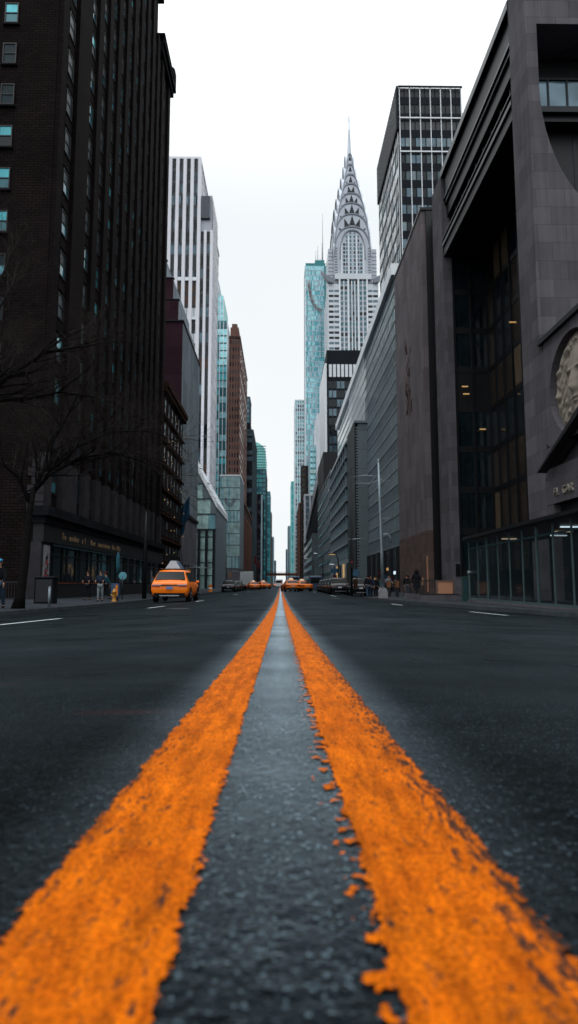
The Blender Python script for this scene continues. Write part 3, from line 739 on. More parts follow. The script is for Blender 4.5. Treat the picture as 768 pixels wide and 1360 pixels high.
# --- glass building with sloping white roof
t = thing('sloped_glass_building', (-15.3, 150, 0), 'grey-green glass building whose white-edged roof slopes down toward the street', 'building')
OUT = [(-32, -1.3), (-15.3, -1.3), (-15.3, 18.6), (-32, 50)]
mb = MB(); mb.prism(OUT, 'y', 150, 180); mb.build('wall', 'panel_grey', t)
def roofz(x): return 18.6 + (50 - 18.6) * (-15.3 - x) / 16.7
mb = MB(); mb.prism([(-15.0, 18.1), (-32, 50.05), (-32, 51.6), (-15.0, 19.5)], 'y', 149.4, 180.3); mb.build('roof_edge', 'fin_white', t)
for k in range(8):
    z0 = 13.2 + 3.6 * k
    xr = -15.35 if z0 + 3.5 < 18.6 else -15.3 - (z0 + 3.5 - 18.6) * 16.7 / 31.4 - .3
    for j in range(5):
        xa = xr - 1.6 * (j + 1)
        part(t, 'glass_panel', 'glass_green' if (j + k) % 3 else 'glass_sky', (xa + .06, xa + 1.56, 149.88, 149.99, z0, z0 + 3.42))
    part(t, 'rail', 'metal_dark', (xr - 9, min(xr + 1.6, -15.3), 149.7, 149.87, z0 + 3.43, z0 + 3.62))
for k in range(7):
    x = -15.9 - 1.75 * k
    part(t, 'column', 'charcoal', (x, x + .55, 149.2, 149.97, -1.2, 12.9)); part(t, 'window_strip', 'glass_green', (x - 1.15, x - .02, 149.9, 149.98, -1.2, 12.9))
    for j in range(4): part(t, 'transom', 'metal_dark', (x - 1.15, x - .02, 149.8, 149.89, 2.2 + 3 * j, 2.4 + 3 * j))
part(t, 'band', 'black_trim', (-30, -15.2, 149.3, 149.99, 12.92, 13.18))
for k in range(10): part(t, 'side_panel', 'louver_grey', (-15.29, -15.2, 150.2 + 2.98 * k, 153.1 + 2.98 * k, -1.2, 18.3))

# --- pale green translucent block
t = thing('green_glass_block', (-15.4, 240, 0), 'square pale green glass block with dark floor lines', 'building')
part(t, 'wall', 'panel_grey', (-23.0, -15.4, 240, 262, -1.3, 41))
facade(t, 's', 240, -23.0, -15.4, 6, 40.8, 6, 8, .12, .2, 'metal_mid', ['glass_green', 'glass_green', 'glass_sky'], 'metal_dark', .28, 2, .06, 'metal_mid', 3)
facade(t, 'e', -15.4, 240.2, 262, 6, 40.8, 10, 8, .12, .2, 'metal_mid', ['glass_green'], 'metal_dark', .28, 2, .06, 'metal_mid', 2)
part(t, 'base', 'concrete_mauve', (-24.2, -15.2, 239.3, 262.2, -1.3, 5.9)); part(t, 'coping', 'fin_white', (-23.2, -15.2, 239.8, 262.2, 41.003, 41.6))
mb = MB()
for k in range(4):   # wreath-like mark on the glass
    mb.tube([(-19.2 + (2.0 - .25 * k) * cos(a), 239.72, 32.5 + (2.9 - .4 * k) * sin(a)) for a in [pi * .95 + i * pi * 1.1 / 14 for i in range(15)]], .07, 5)
mb.build('emblem', 'steel_edge', t)

# --- teal glass tower behind the striped tower
t = building('teal_tower', -46, -26.2, 300, 330, 128, 'teal_panel', 'slim teal glass tower peeking out right of the white striped tower')
part(t, 'upper_block', 'teal_panel_pale', (-46, -28.2, 300.5, 326, 127.9, 141)); part(t, 'spire_block', 'pale_blue_panel', (-46, -31, 301, 320, 140.9, 150))
facade(t, 's', 300, -33.2, -26.2, 0, 127.5, 4, 34, .25, .3, 'fin_white', ['glass_cyan', 'glass_sky', 'glass_teal'], 'teal_panel_dark', .7, 1, 0, None, 3)
facade(t, 'e', -26.2, 300.2, 330, 0, 127.5, 10, 34, .3, .25, 'fin_white', ['glass_sky', 'glass_teal'], 'teal_panel_dark', .6, 1, 0, None, 2)
facade(t, 's', 300.5, -34.4, -28.2, 128, 140.8, 4, 4, .25, .25, 'fin_white', ['glass_sky'], 'pale_blue_panel', .5, 1, 0, None, 1)

# --- brown brick tower
t = building('brown_tower', -22.5, -18.0, 270, 330, 108, 'brick_brown', 'narrow reddish brown brick tower with stepped crown, left of the sky gap')
part(t, 'crown', 'brick_brown', (-22.2, -18.6, 270.5, 318, 107.9, 112.4), (-21.6, -19.3, 271, 306, 112.403, 114.2))
part(t, 'cornice', 'brick_brown_dark', (-22.8, -17.7, 269.7, 330.2, 107.2, 108.15), (-22.7, -17.8, 269.7, 330, 96, 96.5))
facade(t, 's', 270, -22.5, -18.0, 6, 106.5, 4, 30, .45, .45, 'brick_brown', ['spandrel_dark', 'glass_dark'], 'brick_brown', 1.5, 1, 0, None, 3)
facade(t, 'e', -18.0, 270.3, 330, 6, 106.5, 14, 30, 1.8, .08, 'brick_brown', ['glass_dark', 'spandrel_dark'], 'brick_brown', 1.6, 1, 0, None, 2)
part(t, 'base', 'brick_brown_dark', (-30, -15.6, 268, 338, -1.3, 34)); part(t, 'ledge', 'brick_brown', (-30, -15.2, 267.6, 338.2, 28, 28.9), (-30, -15.2, 267.6, 338.2, 33.9, 34.8))
for k in range(12): part(t, 'pilaster', 'brick_brown', (-15.6, -15.2, 268.5 + 6 * k, 270 + 6 * k, -1.2, 27.9))

def slab(name, x0, x1, y0, y1, h, wall, pier_m, glasses, span, label, nb, nbs, nf, sh=1.2, top=None, pw=.8, side='e'):
    t = building(name, x0, x1, y0, y1, h, wall, label)
    pl = x1 if side == 'e' else x0
    fh = h / nf
    fs = (x1 - min(20, x1 - x0), x1) if side == 'e' else (x0, x0 + min(20, x1 - x0))
    facade(t, 's', y0, fs[0], fs[1], 0, h - .4, nb, nf, pw, .35, pier_m, glasses, span, sh, 1, 0, None, 2)
    facade(t, side, pl, y0 + .4, y1, 0, h - .4, nbs, nf, pw, .35, pier_m, glasses, span, sh, 1, 0, None, 2, ends=False)
    part(t, 'parapet', pier_m, (x0 - .3, x1 + .3, y0 - .4, y1 + .3, h - .3, h + .8))
    return t
t = slab('slate_tower', -34, -15.3, 345, 400, 84, 'slate_blue', 'slate_blue', ['glass_dark', 'glass_blue'], 'charcoal', 'dark slate office tower just right of the brown brick tower', 5, 12, 24)
part(t, 'plant_room', 'charcoal', (-28, -17, 350, 380, 84.9, 90)); 
t = slab('grey_slab', -38, -21.5, 430, 450, 128, 'slate_blue', 'slate_blue', ['glass_blue', 'glass_teal'], 'slate_blue', 'thin grey-blue slab rising behind the brown brick tower', 5, 4, 34)
t = slab('green_striped_tower', -32, -13.3, 560, 620, 101, 'teal_panel_dark', 'teal_panel_dark', ['glass_teal', 'teal_panel'], 'teal_panel_dark', 'teal office tower with a pale rounded green crown', 6, 8, 26, pw=.5)
mb = MB(); pr = [(-26.5, 100.8), (-13.4, 100.8), (-13.4, 116)] + [(-13.4 - 13.1 * (1 - cos(a)), 116 + 11 * sin(a)) for a in [i * pi / 2 / 8 for i in range(1, 9)]]
mb.prism(pr, 'y', 560.5, 610); mb.build('crown', 'teal_panel_pale', t)
mb = MB()
for k in range(9): mb.box(-26.3, -13.2, 560.1, 560.45, 103 + 2.4 * k, 103.7 + 2.4 * k)
mb.build('crown_rail', 'teal_panel', t)
t = slab('maroon_block', -26, -14.0, 470, 520, 66, 'brick_maroon', 'brick_maroon', ['glass_dark', 'spandrel_dark'], 'charcoal', 'maroon mid-rise below the green crowned tower with a pale corner strip', 4, 8, 18)
part(t, 'corner_strip', 'pale_blue_panel', (-14.6, -13.5, 469.2, 470.8, 0, 66))
slab('deep_teal_tower', -28, -13.6, 800, 860, 116, 'teal_panel_dark', 'teal_panel', ['glass_teal', 'glass_cyan_soft'], 'teal_panel_dark', 'teal glass tower in the distance, second to last on the left', 4, 6, 28, pw=.5)
slab('brown_slab', -26, -14.6, 1000, 1060, 112, 'brick_brown_dark', 'brick_brown', ['glass_dark'], 'brick_brown_dark', 'reddish slab in the far distance on the left', 3, 5, 24)
slab('pale_far_block', -30, -13.6, 1250, 1320, 92, 'slate_blue', 'pale_blue_panel', ['glass_blue'], 'slate_blue', 'small pale block nearly at the end of the street on the left', 4, 5, 20)
slab('last_left_block', -30, -12.8, 1700, 1780, 62, 'slate_blue', 'slate_blue', ['glass_blue'], 'charcoal', 'last tiny building at the left end of the street', 4, 5, 14)

# ================================================================== RIGHT SIDE
# --- granite building with giant pilasters
t = thing('granite_building', (15.25, 36.2, 0), 'monumental dark granite building with giant pilasters and a deep glazed recess', 'building')
arc = [(20.95 - 5.0 * cos(a), 31.0 - 8.8 * sin(a)) for a in [i * pi / 2 / 14 for i in range(15)]]
poly = [(15.25, -1.3), (34, -1.3), (34, 22.2)] + list(reversed(arc)) + [(15.95, 35.2), (34, 35.2), (34, 43), (15.25, 43)]
mb = MB(); mb.prism(poly, 'y', 36.2, 38.9); mb.build('corner_pilaster', 'granite', t)
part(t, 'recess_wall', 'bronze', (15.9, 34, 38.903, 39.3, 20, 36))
part(t, 'recess_ledge', 'bronze_edge', (15.97, 34, 37.6, 38.9, 30.35, 30.75), (15.97, 34, 37.9, 38.9, 29.9, 30.347))
for k in range(3):
    o = part(t, 'window', 'glass_blue', (16.35 + 1.25 * k, 17.5 + 1.25 * k, 38.55, 38.6, 31.2, 33.3)); 
    part(o, 'frame', 'bronze_edge', (16.25 + 1.25 * k, 16.34 + 1.25 * k, 38.45, 38.65, 31.1, 33.45), (16.34 + 1.25 * k, 17.5 + 1.25 * k, 38.45, 38.65, 33.31, 33.45), (16.34 + 1.25 * k, 17.5 + 1.25 * k, 38.45, 38.65, 31.1, 31.19))
part(t, 'pilaster', 'granite', (15.25, 16.1, 57.1, 60.6, -1.3, 39.3))
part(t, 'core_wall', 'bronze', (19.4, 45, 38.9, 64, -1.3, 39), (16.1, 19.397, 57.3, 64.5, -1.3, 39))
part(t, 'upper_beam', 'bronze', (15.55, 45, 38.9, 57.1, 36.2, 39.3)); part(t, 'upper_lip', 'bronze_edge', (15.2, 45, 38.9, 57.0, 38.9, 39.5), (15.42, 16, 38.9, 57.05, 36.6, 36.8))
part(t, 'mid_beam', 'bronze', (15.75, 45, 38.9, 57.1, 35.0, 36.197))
part(t, 'lower_beam', 'bronze', (15.35, 45, 38.9, 57.1, 31.0, 32.6)); part(t, 'lower_lip', 'bronze_edge', (15.2, 15.7, 38.9, 57.0, 31.9, 32.2), (15.2, 15.6, 38.9, 57.0, 32.603, 32.7))
for k in range(9):
    y = 39.1 + 2 * k
    o = part(t, 'attic_window', 'glass_bronze' if k % 3 else 'blind_warm', (16.3, 16.4, y, y + 1.85, 32.65, 35.0)); part(o, 'mullion', 'bronze_edge', (16.0, 16.29, y + 1.86, y + 1.99, 32.65, 35.0))
facade(t, 'w', 19.4, 38.95, 57.25, 1.0, 31.0, 9, 8, .16, .22, 'bronze_edge', ['glass_bronze', 'glass_bronze', 'glass_dark', 'glass_bronze', 'blind_warm'], 'bronze', .5, 1, 0, None, 5, name='glazing_bay', pier='mullion')
facade(t, 's', 57.3, 16.15, 19.35, 1.0, 31.0, 2, 8, .2, .25, 'bronze_edge', ['glass_dark', 'glass_dark', 'bronze'], 'bronze', .6, 1, 0, None, 2, name='glazing_bay', pier='mullion')
for (x, y, z) in ((16.9, 57.0, 18.3), (17.0, 57.0, 17.6), (18.4, 57.0, 14.3), (18.9, 50, 21.5)):
    mb = MB(); mb.box(x - .28, x + .28, y - .12, y - .05, z, z + .10); mb.build('ceiling_light', 'lit_window', t)
part(t, 'connecting_glass', 'glass_dark', (16.4, 20, 60.6, 64.9, -1.3, 38)); part(t, 'connecting_rail', 'bronze_edge', *[(16.3, 16.4, 60.7, 64.8, 3 + 4 * k, 3.2 + 4 * k) for k in range(9)])
part(t, 'wall_plaque', 'bronze_edge', (15.6, 16.0, 57.03, 57.1, 1.0, 2.1))
# wing with the roundel
t2 = thing('carved_wing', (15.25, 36.15, 0), 'low granite wing with carved portrait roundel at the right edge', 'building')
CY, CZ, CR = 32.45, 10.95, 2.7
ring = [(CY + CR * cos(a), CZ + CR * sin(a)) for a in [2 * pi * i / 48 for i in range(48)]]
# wall panel around the round hole: four quadrant pieces
Y0, Y1, ZT = 16.0, 36.15, 14.2
def zlow(y): return 6.9 + (35.85 - y) * .44
mb = MB()
def quad_hole(ys, ye, zb, zt):
    n = 48; pts = ring; outer = []
    for (y, z) in pts:
        dy, dz = y - CY, z - CZ
        s_ = min(((ye - CY) if dy > 0 else (CY - ys)) / max(abs(dy), 1e-6), ((zt - CZ) if dz > 0 else (CZ - zb)) / max(abs(dz), 1e-6))
        outer.append((CY + dy * s_, CZ + dz * s_))
    for i in range(n):
        j = (i + 1) % n
        mb.add([(15.25, *pts[i]), (15.25, *pts[j]), (15.25, *outer[j]), (15.25, *outer[i])], [(0, 1, 2, 3)])
        mb.add([(15.25, *pts[i]), (15.25, *pts[j]), (15.7, *pts[j]), (15.7, *pts[i])], [(0, 1, 2, 3)])
quad_hole(29.0, 35.9, 8.0, ZT)
mb.build('roundel_panel', 'granite', t2)
mb = MB(); mb.prism([(Y1, 6.9), (35.9, 6.9), (35.9, ZT), (Y1, ZT)], 'x', 15.25, 15.8)
mb.prism([(35.9, 6.95), (35.9, 8.0), (33.3, 8.0)], 'x', 15.25, 15.8)
mb.prism([(29.0, 9.9), (29.0, ZT), (Y0, ZT), (Y0, 15 - 0.01 if False else 13.6)], 'x', 15.25, 15.8); mb.build('wall', 'granite', t2)
part(t2, 'core_wall', 'granite', (15.95, 26, Y0, 36.1, -1.2, 14.1)); 
part(t2, 'coping', 'bronze_edge', (15.05, 26, Y0, 36.17, ZT + .003, ZT + .28))
mb = MB(); mb.prism([(36.0, 6.62), (36.0, 6.72), (Y0, 15.6), (Y0, 14.6)], 'x', 14.7, 15.24); mb.build('canopy_fin', 'bronze', t2)
part(t2, 'letter_band', 'granite', (15.2, 15.94, Y0, 36.12, 4.75, 6.15)); part(t2, 'frieze', 'granite', (15.3, 15.93, Y0, 36.1, 6.153, 6.8))
part(t2, 'door_void', 'black_trim', (15.6, 15.94, Y0, 35.2, -1.2, 4.7)); part(t2, 'door_jamb', 'granite', (15.22, 15.94, 35.25, 36.1, -1.2, 4.747))
letters(t2, text_mesh('FI.  GAR', .62, .04, 'letters_pale', 1.1), 15.16, 35.0, 5.15, -pi / 2)
# heightfield portrait roundel
def relief(a, b):      # a across (+ towards the camera), b up, both in -1..1
    r = sqrt(a * a + b * b); h = -.02
    h += .05 * max(0, 1 - abs(r - .93) / .05)
    fx, fz = (a - .12) / .52, (b - .02) / .74
    q = fx * fx + fz * fz
    if q < 1: h += .42 * sqrt(1 - q)
    def bumpf(cx, cz, sx, sz, k):
        d = ((a - cx) / sx) ** 2 + ((b - cz) / sz) ** 2
        return k * exp(-d)
    h += bumpf(.12, -.05, .07, .22, .22) + bumpf(.12, -.18, .12, .07, .12)
    h += bumpf(-.13, .22, .16, .035, .10) + bumpf(.37, .22, .16, .035, .10)
    h -= bumpf(-.12, .10, .11, .06, .13) + bumpf(.36, .10, .11, .06, .13)
    h += bumpf(-.12, .09, .06, .03, .09) + bumpf(.36, .09, .06, .03, .09)
    h += bumpf(.12, -.36, .15, .035, .09) + bumpf(.12, -.43, .12, .035, .09) - bumpf(.12, -.395, .15, .012, .08)
    h += bumpf(.12, -.62, .16, .10, .12)
    # locks of hair and a draped collar around the face
    if q > .80:
        k = min(1, (q - .80) * 3) * max(0, 1 - max(0, r - .86) / .08)
        h += k * (.15 + .11 * sin(20 * b + 7 * sin(6 * a)) * cos(11 * a + 5 * b) + .06 * noise.noise((a * 9, b * 9, 0)))
    return h
N = 110; mb = MB(); idx = {}
for j in range(N + 1):
    for i in range(N + 1):
        a, b = -1 + 2 * i / N, -1 + 2 * j / N
        r = max(abs(a), abs(b)); q = sqrt(a * a + b * b)
        if q > 1e-6: a, b = a * r / q, b * r / q      # square grid folded onto a disc
        mb.v.append((15.64 - relief(a, b) * 1.05, CY - a * CR * .995, CZ + b * CR * .995))
for j in range(N):
    for i in range(N): mb.f.append((j * (N + 1) + i, j * (N + 1) + i + 1, (j + 1) * (N + 1) + i + 1, (j + 1) * (N + 1) + i)); mb.m.append(0); mb.sm.append(True)
mb.build('portrait_roundel', 'stone_carved', t2)

# --- blank granite slab
t = thing('granite_slab_building', (15.0, 64.9, 0), 'blank tall granite slab wall beyond the pilastered building', 'building')
part(t, 'wall', 'granite_slab', (15.1, 30, 65.2, 81, 5.8, 40.6)); part(t, 'plinth', 'granite_plinth', (15.05, 30, 65.15, 81, -1.3, 5.797))
part(t, 'end_wall', 'bronze', (15.6, 30, 64.9, 65.147, -1.3, 40.4)); part(t, 'coping', 'bronze_edge', (15.0, 30, 65.0, 81.1, 40.603, 40.9))
part(t, 'downlight', 'lightbox_orange', (14.98, 15.04, 65.3, 65.75, -.5, 3.2))
mb = MB()
rn = random.Random(3)
for k in range(26):
    y, z = 73.5 + rn.uniform(-1.8, 1.8), 24 + rn.uniform(-4.5, 4.5); mb.tube([(15.09, y, z), (15.06, y + rn.uniform(-.6, .6), z + rn.uniform(.3, 1.3)), (15.09, y + rn.uniform(-1, 1), z + rn.uniform(.8, 1.9))], .05, 5)
mb.build('carved_figure', 'granite_plinth', t)
for k, (y, s_) in enumerate(((67.5, .5), (70.5, .42))):
    part(t, 'wall_sign', 'lightbox_orange', (14.95, 15.04, y, y + s_, .2, 1.0))

# --- louvred glass building
t = thing('louvred_building', (15.3, 81.1, 0), 'long grey louvred glass building with white roof edge and diagonal bands', 'building')
part(t, 'wall', 'panel_grey', (15.3, 19.3, 81.2, 168, -1.3, 41.4)); part(t, 'roof_edge', 'fin_white', (14.7, 19.4, 81.2, 168.3, 41.403, 43.0))
nf = 18; fh = 36 / nf
for k in range(nf):
    z = 5.2 + fh * k
    part(t, 'sunshade', 'louver_grey', (15.13, 15.29, 81.25, 168, z, z + .24))
    part(t, 'window_band', 'glass_front' if k % 3 else 'glass_blue', (15.2, 15.298, 81.25, 168, z + .26, z + 1.97))
mb = MB(); meshm = MB(); meshm.box(15.15, 15.199, 0, .06, 0, 36)
fin = meshm.mesh('fin', ['louver_grey'])
for k in range(30): link('fin', fin, t, (-15.3, .6 + .98 * k, 5.2))
fin2m = MB(); fin2m.box(14.92, 14.99, 0, .22, 0, 21); fin2 = fin2m.mesh('white_fin', ['fin_white'])
for k in range(16): link('white_fin', fin2, t, (-15.3, 30.5 + 1.65 * k, 20.3))
part(t, 'base_glass', 'glass_dark', (15.1, 15.299, 81.2, 112, -1.3, 5.1))
for k in range(6):
    part(t, 'column', 'metal_dark', (14.8, 15.09, 82 + 5.5 * k, 82.5 + 5.5 * k, -1.3, 5.1))
for k, (y, z) in enumerate(((83.4, 1.6), (86.5, .8), (89, 2.2), (92, 1.2), (97, 1.8), (101, .9))):
    part(t, 'shop_sign', ['lamp_cool', 'banner_red', 'lit_window', 'sign_blue', 'banner_red', 'lit_window'][k], (14.9, 15.095, y, y + 1.3, z, z + .4))

# --- grey box block protruding over the street
t = thing('grey_box_block', (13.1, 110, 0), 'plain grey panelled block with ribbed corner, protruding from the louvred building', 'building')
part(t, 'wall', 'panel_grey', (13.5, 15.295, 110, 122, -1.3, 28.4), (13.5, 14.7, 109.997, 110.003, -1.3, 28.4))
mb = MB()
for k in range(58): mb.box(13.1, 13.497, 110, 121.9, -1.0 + .5 * k, -.72 + .5 * k)
mb.build('louvre', 'metal_mid', t)
part(t, 'corner_post', 'black_trim', (12.9, 13.1, 109.9, 122, -1.3, 28.5)); part(t, 'coping', 'louver_grey', (12.85, 15.3, 109.8, 122.1, 28.503, 28.9))
# --- glass front lower block
t = thing('glass_front_block', (13.0, 122.2, 0), 'grey glass block with slanting glazing bands and warm lit entrance', 'building')
part(t, 'wall', 'panel_grey', (13.0, 15.295, 122.2, 163, -1.3, 28.2)); part(t, 'roof_edge', 'fin_white', (12.8, 15.3, 122.2, 163.2, 28.203, 28.7))
for k in range(8):
    part(t, 'window_band', 'glass_blue' if k % 2 else 'glass_cyan_soft', (12.9, 12.998, 122.3, 163, 5.6 + 2.8 * k, 7.7 + 2.8 * k)); part(t, 'sunshade', 'louver_grey', (12.5, 12.997, 122.3, 163, 7.9 + 2.8 * k, 8.2 + 2.8 * k))
for k in range(9): part(t, 'mullion', 'louver_grey', (12.6, 12.897, 124 + 4.7 * k, 124.3 + 4.7 * k, 5.4, 28))
for k in range(5): 
    part(t, 'entrance_glass', 'lit_window' if k in (1, 3) else 'glass_bronze', (12.85, 12.99, 123 + 7.6 * k, 125.4 + 7.6 * k, .2, 4.4))
# --- plain grey block
t = building('plain_grey_block', 13.2, 24, 165, 226, 29.6, 'panel_grey', 'plain blue-grey concrete block midway down the right side')
part(t, 'parapet', 'louver_grey', (13.0, 24.2, 164.8, 226.2, 29.603, 30.1))
for k in range(8): part(t, 'window_band', 'glass_blue', (13.05, 13.198, 170, 224, 3 + 3.2 * k, 3.7 + 3.2 * k))
for k in range(7): part(t, 'joint', 'metal_dark', (13.14, 13.197, 172 + 8 * k, 172.25 + 8 * k, -1, 29.5))
# --- black box office block
t = building('black_office_block', 17.0, 34, 230, 262, 87, 'charcoal', 'black boxy office block with a pale window row under its roof and pale left edge')
facade(t, 's', 230, 17.6, 32.6, 76.5, 81.5, 10, 1, .35, .3, 'charcoal', ['fin_white', 'pale_blue_panel'], 'charcoal', .2, 1, 0, None, 3)
facade(t, 's', 230, 17.6, 32.6, 30, 75, 10, 13, .25, .25, 'metal_dark', ['glass_dark', 'glass_dark', 'glass_blue'], 'charcoal', .8, 1, 0, None, 3)
part(t, 'edge_strip', 'fin_white', (16.2, 16.997, 230.2, 262, 36, 82)); part(t, 'overhang', 'black_trim', (15.4, 34, 228, 262, 41, 48), (15.4, 18, 227, 262, 34, 40.997))
# --- low grey block and sloped-roof building behind
t = building('low_grey_block', 13.1, 20, 262.5, 356, 21.5, 'panel_grey', 'low grey block further down the right side below the sloping white roof')
part(t, 'parapet', 'black_trim', (12.9, 20.2, 262.3, 356.2, 21.503, 22.2))
for k in range(5): part(t, 'window_band', 'glass_dark', (12.95, 13.098, 266, 354, 2.5 + 3.8 * k, 4.4 + 3.8 * k))
t = thing('sloping_roof_building', (15.6, 262.6, 0), 'dark building whose long white roof edge slopes down the street on the right', 'building')
def sz(y): return 46.5 + (31 - 46.5) * (y - 262.6) / 130
mb = MB(); mb.prism([(262.6, -1.3), (392, -1.3), (392, sz(392)), (262.6, sz(262.6))], 'x', 15.8, 27); mb.build('wall', 'charcoal', t)
mb = MB(); mb.prism([(262.6, sz(262.6) - 5), (392.2, sz(392) - 3), (392.2, sz(392) + .7), (262.6, sz(262.6) + .7)], 'x', 15.2, 15.797); mb.build('roof_edge', 'marble_grey', t)
# --- dark office tower, upper right
t = thing('dark_office_tower', (19.8, 100, 0), 'dark office tower with thin white vertical fins, rising above the granite buildings', 'building')
part(t, 'wall', 'charcoal', (19.8, 30.6, 100, 121.5, -1.3, 84.3), (30.597, 34, 101, 121.5, -1.3, 80.6))
rows = {27: 'metal_dark', 26: 'metal_dark', 25: 'spandrel_dark'}
facade(t, 's', 100, 20.0, 30.5, 0, 84.2, 6, 28, .12, .35, 'fin_white', ['glass_blue', 'glass_blue', 'glass_dark', 'glass_front', 'blind'], 'charcoal', 1.35, 2, .12, 'charcoal', 5, mat_rows=rows, name='window_strip', pier='fin', span_d=.14)
facade(t, 's', 101, 30.9, 33.9, 30, 80.2, 2, 17, .16, .35, 'fin_white', ['glass_blue', 'glass_dark'], 'charcoal', 1.3, 1, 0, None, 2, pier='fin')
facade(t, 'w', 19.8, 100.4, 121.4, 30, 76.5, 13, 16, .30, .07, 'fin_white', ['glass_blue', 'spandrel_dark', 'blind', 'glass_dark'], 'charcoal', .9, 1, 0, None, 5, pier='fin')
part(t, 'parapet_band', 'charcoal', (19.45, 19.797, 99.6, 121.5, 76.6, 84.4), (19.797, 30.7, 99.5, 99.54, 84.0, 84.4))
mb = MB()
for k in range(25): mb.box(19.38, 19.449, 100.2 + .85 * k, 100.5 + .85 * k, 76.8, 84.2)
mb.build('louvre', 'metal_dark', t)
for z in (72.3, 78.4): part(t, 'band', 'fin_white', (19.9, 30.6, 99.5, 99.53, z, z + .22))

# --- landmark tower with the sunburst crown
CX, CYY = 47.3, 414.0
t = thing('crowned_skyscraper', (CX, 400, 0), 'pale art deco skyscraper with arched steel sunburst crown and needle spire', 'skyscraper')
part(t, 'shaft', 'brick_pale', (CX - 16.5, CX + 16.5, 400, 428, -1.3, 196), (CX - 12.0, CX + 12.0, 399.2, 401, 199.2, 203))
part(t, 'lower_mass', 'brick_pale', (CX - 24, CX + 24, 404, 440, -1.3, 110))
GLZ = ['glass_blue', 'glass_teal', 'glass_blue', 'glass_dark']
facade(t, 's', 400, CX - 16.3, CX - 9.2, 96, 192, 2, 27, .4, .3, 'brick_pale', ['glass_dark', 'glass_blue'], 'brick_pale', 1.9, 1, 0, None, 3, span_d=.35)
facade(t, 's', 400, CX + 9.2, CX + 16.3, 96, 192, 2, 27, .4, .3, 'brick_pale', ['glass_dark', 'glass_blue'], 'brick_pale', 1.9, 1, 0, None, 3, span_d=.35)
facade(t, 's', 400, CX - 8.8, CX - 3.6, 96, 198, 2, 29, .8, .55, 'brick_pale', GLZ, 'marble_grey', 1.2, 1, 0, None, 3, seed=2)
facade(t, 's', 400, CX - 3.0, CX + 3.0, 96, 198, 3, 29, .6, .55, 'fin_white', GLZ, 'steel_edge', 1.2, 1, 0, None, 3, seed=3)
facade(t, 's', 400, CX + 3.6, CX + 8.8, 96, 198, 2, 29, .8, .55, 'brick_pale', GLZ, 'marble_grey', 1.2, 1, 0, None, 3, seed=4)
facade(t, 'w', CX - 16.5, 400.4, 427, 96, 192, 8, 27, 1.1, .35, 'brick_pale', ['glass_blue', 'glass_dark'], 'brick_pale', 1.5, 1, 0, None, 2)
for s_ in (-1, 1):
    for xx in (3.3, 9.0): part(t, 'pier', 'fin_white', (CX + s_ * xx - .45, CX + s_ * xx + .45, 399.1, 399.99, 96, 199))
    mb = MB(); mb.prism([(CX + s_ * 13.5, 199.5), (CX + s_ * 17.5, 201.5), (CX + s_ * 21, 204), (CX + s_ * 19.5, 201), (CX + s_ * 16.5, 197), (CX + s_ * 13.5, 196)], 'y', 398.2, 402)
    mb.build('eagle_gargoyle', 'steel_edge', t)
    part(t, 'corner_turret', 'steel_crown', (CX + s_ * 14.4 - 1.6, CX + s_ * 14.4 + 1.6, 403, 424, 196, 222)); part(t, 'turret_band', 'steel_edge', *[(CX + s_ * 14.4 - 1.7, CX + s_ * 14.4 + 1.7, 402.9, 403, 198 + 2.6 * k, 198.6 + 2.6 * k) for k in range(9)])
part(t, 'crown_base', 'marble_grey', (CX - 12.6, CX + 12.6, 401.4, 426.6, 195, 216))
def arch(hw, zs, zt, p=2.2, n=20):
    """outline of a pointed-round arch: spring at zs, apex zt"""
    o_ = []
    for i in range(n + 1):
        a = pi * i / n; c_, s_ = cos(a), sin(a)
        o_.append((hw * (abs(c_) ** .80) * (1 if c_ > 0 else -1), zs + (zt - zs) * (s_ ** .80)))
    return o_
tiers = [(12.2, 203, 215.5, 237.0, 0), (11.5, 205, 226, 246.5, 5), (10.4, 220, 236, 255.0, 5), (8.9, 232, 245, 263.0, 5), (7.2, 242, 253.5, 271.0, 4), (5.4, 252, 262, 279.0, 3), (3.7, 262, 270, 287.5, 1), (2.4, 272, 278, 296, 1)]
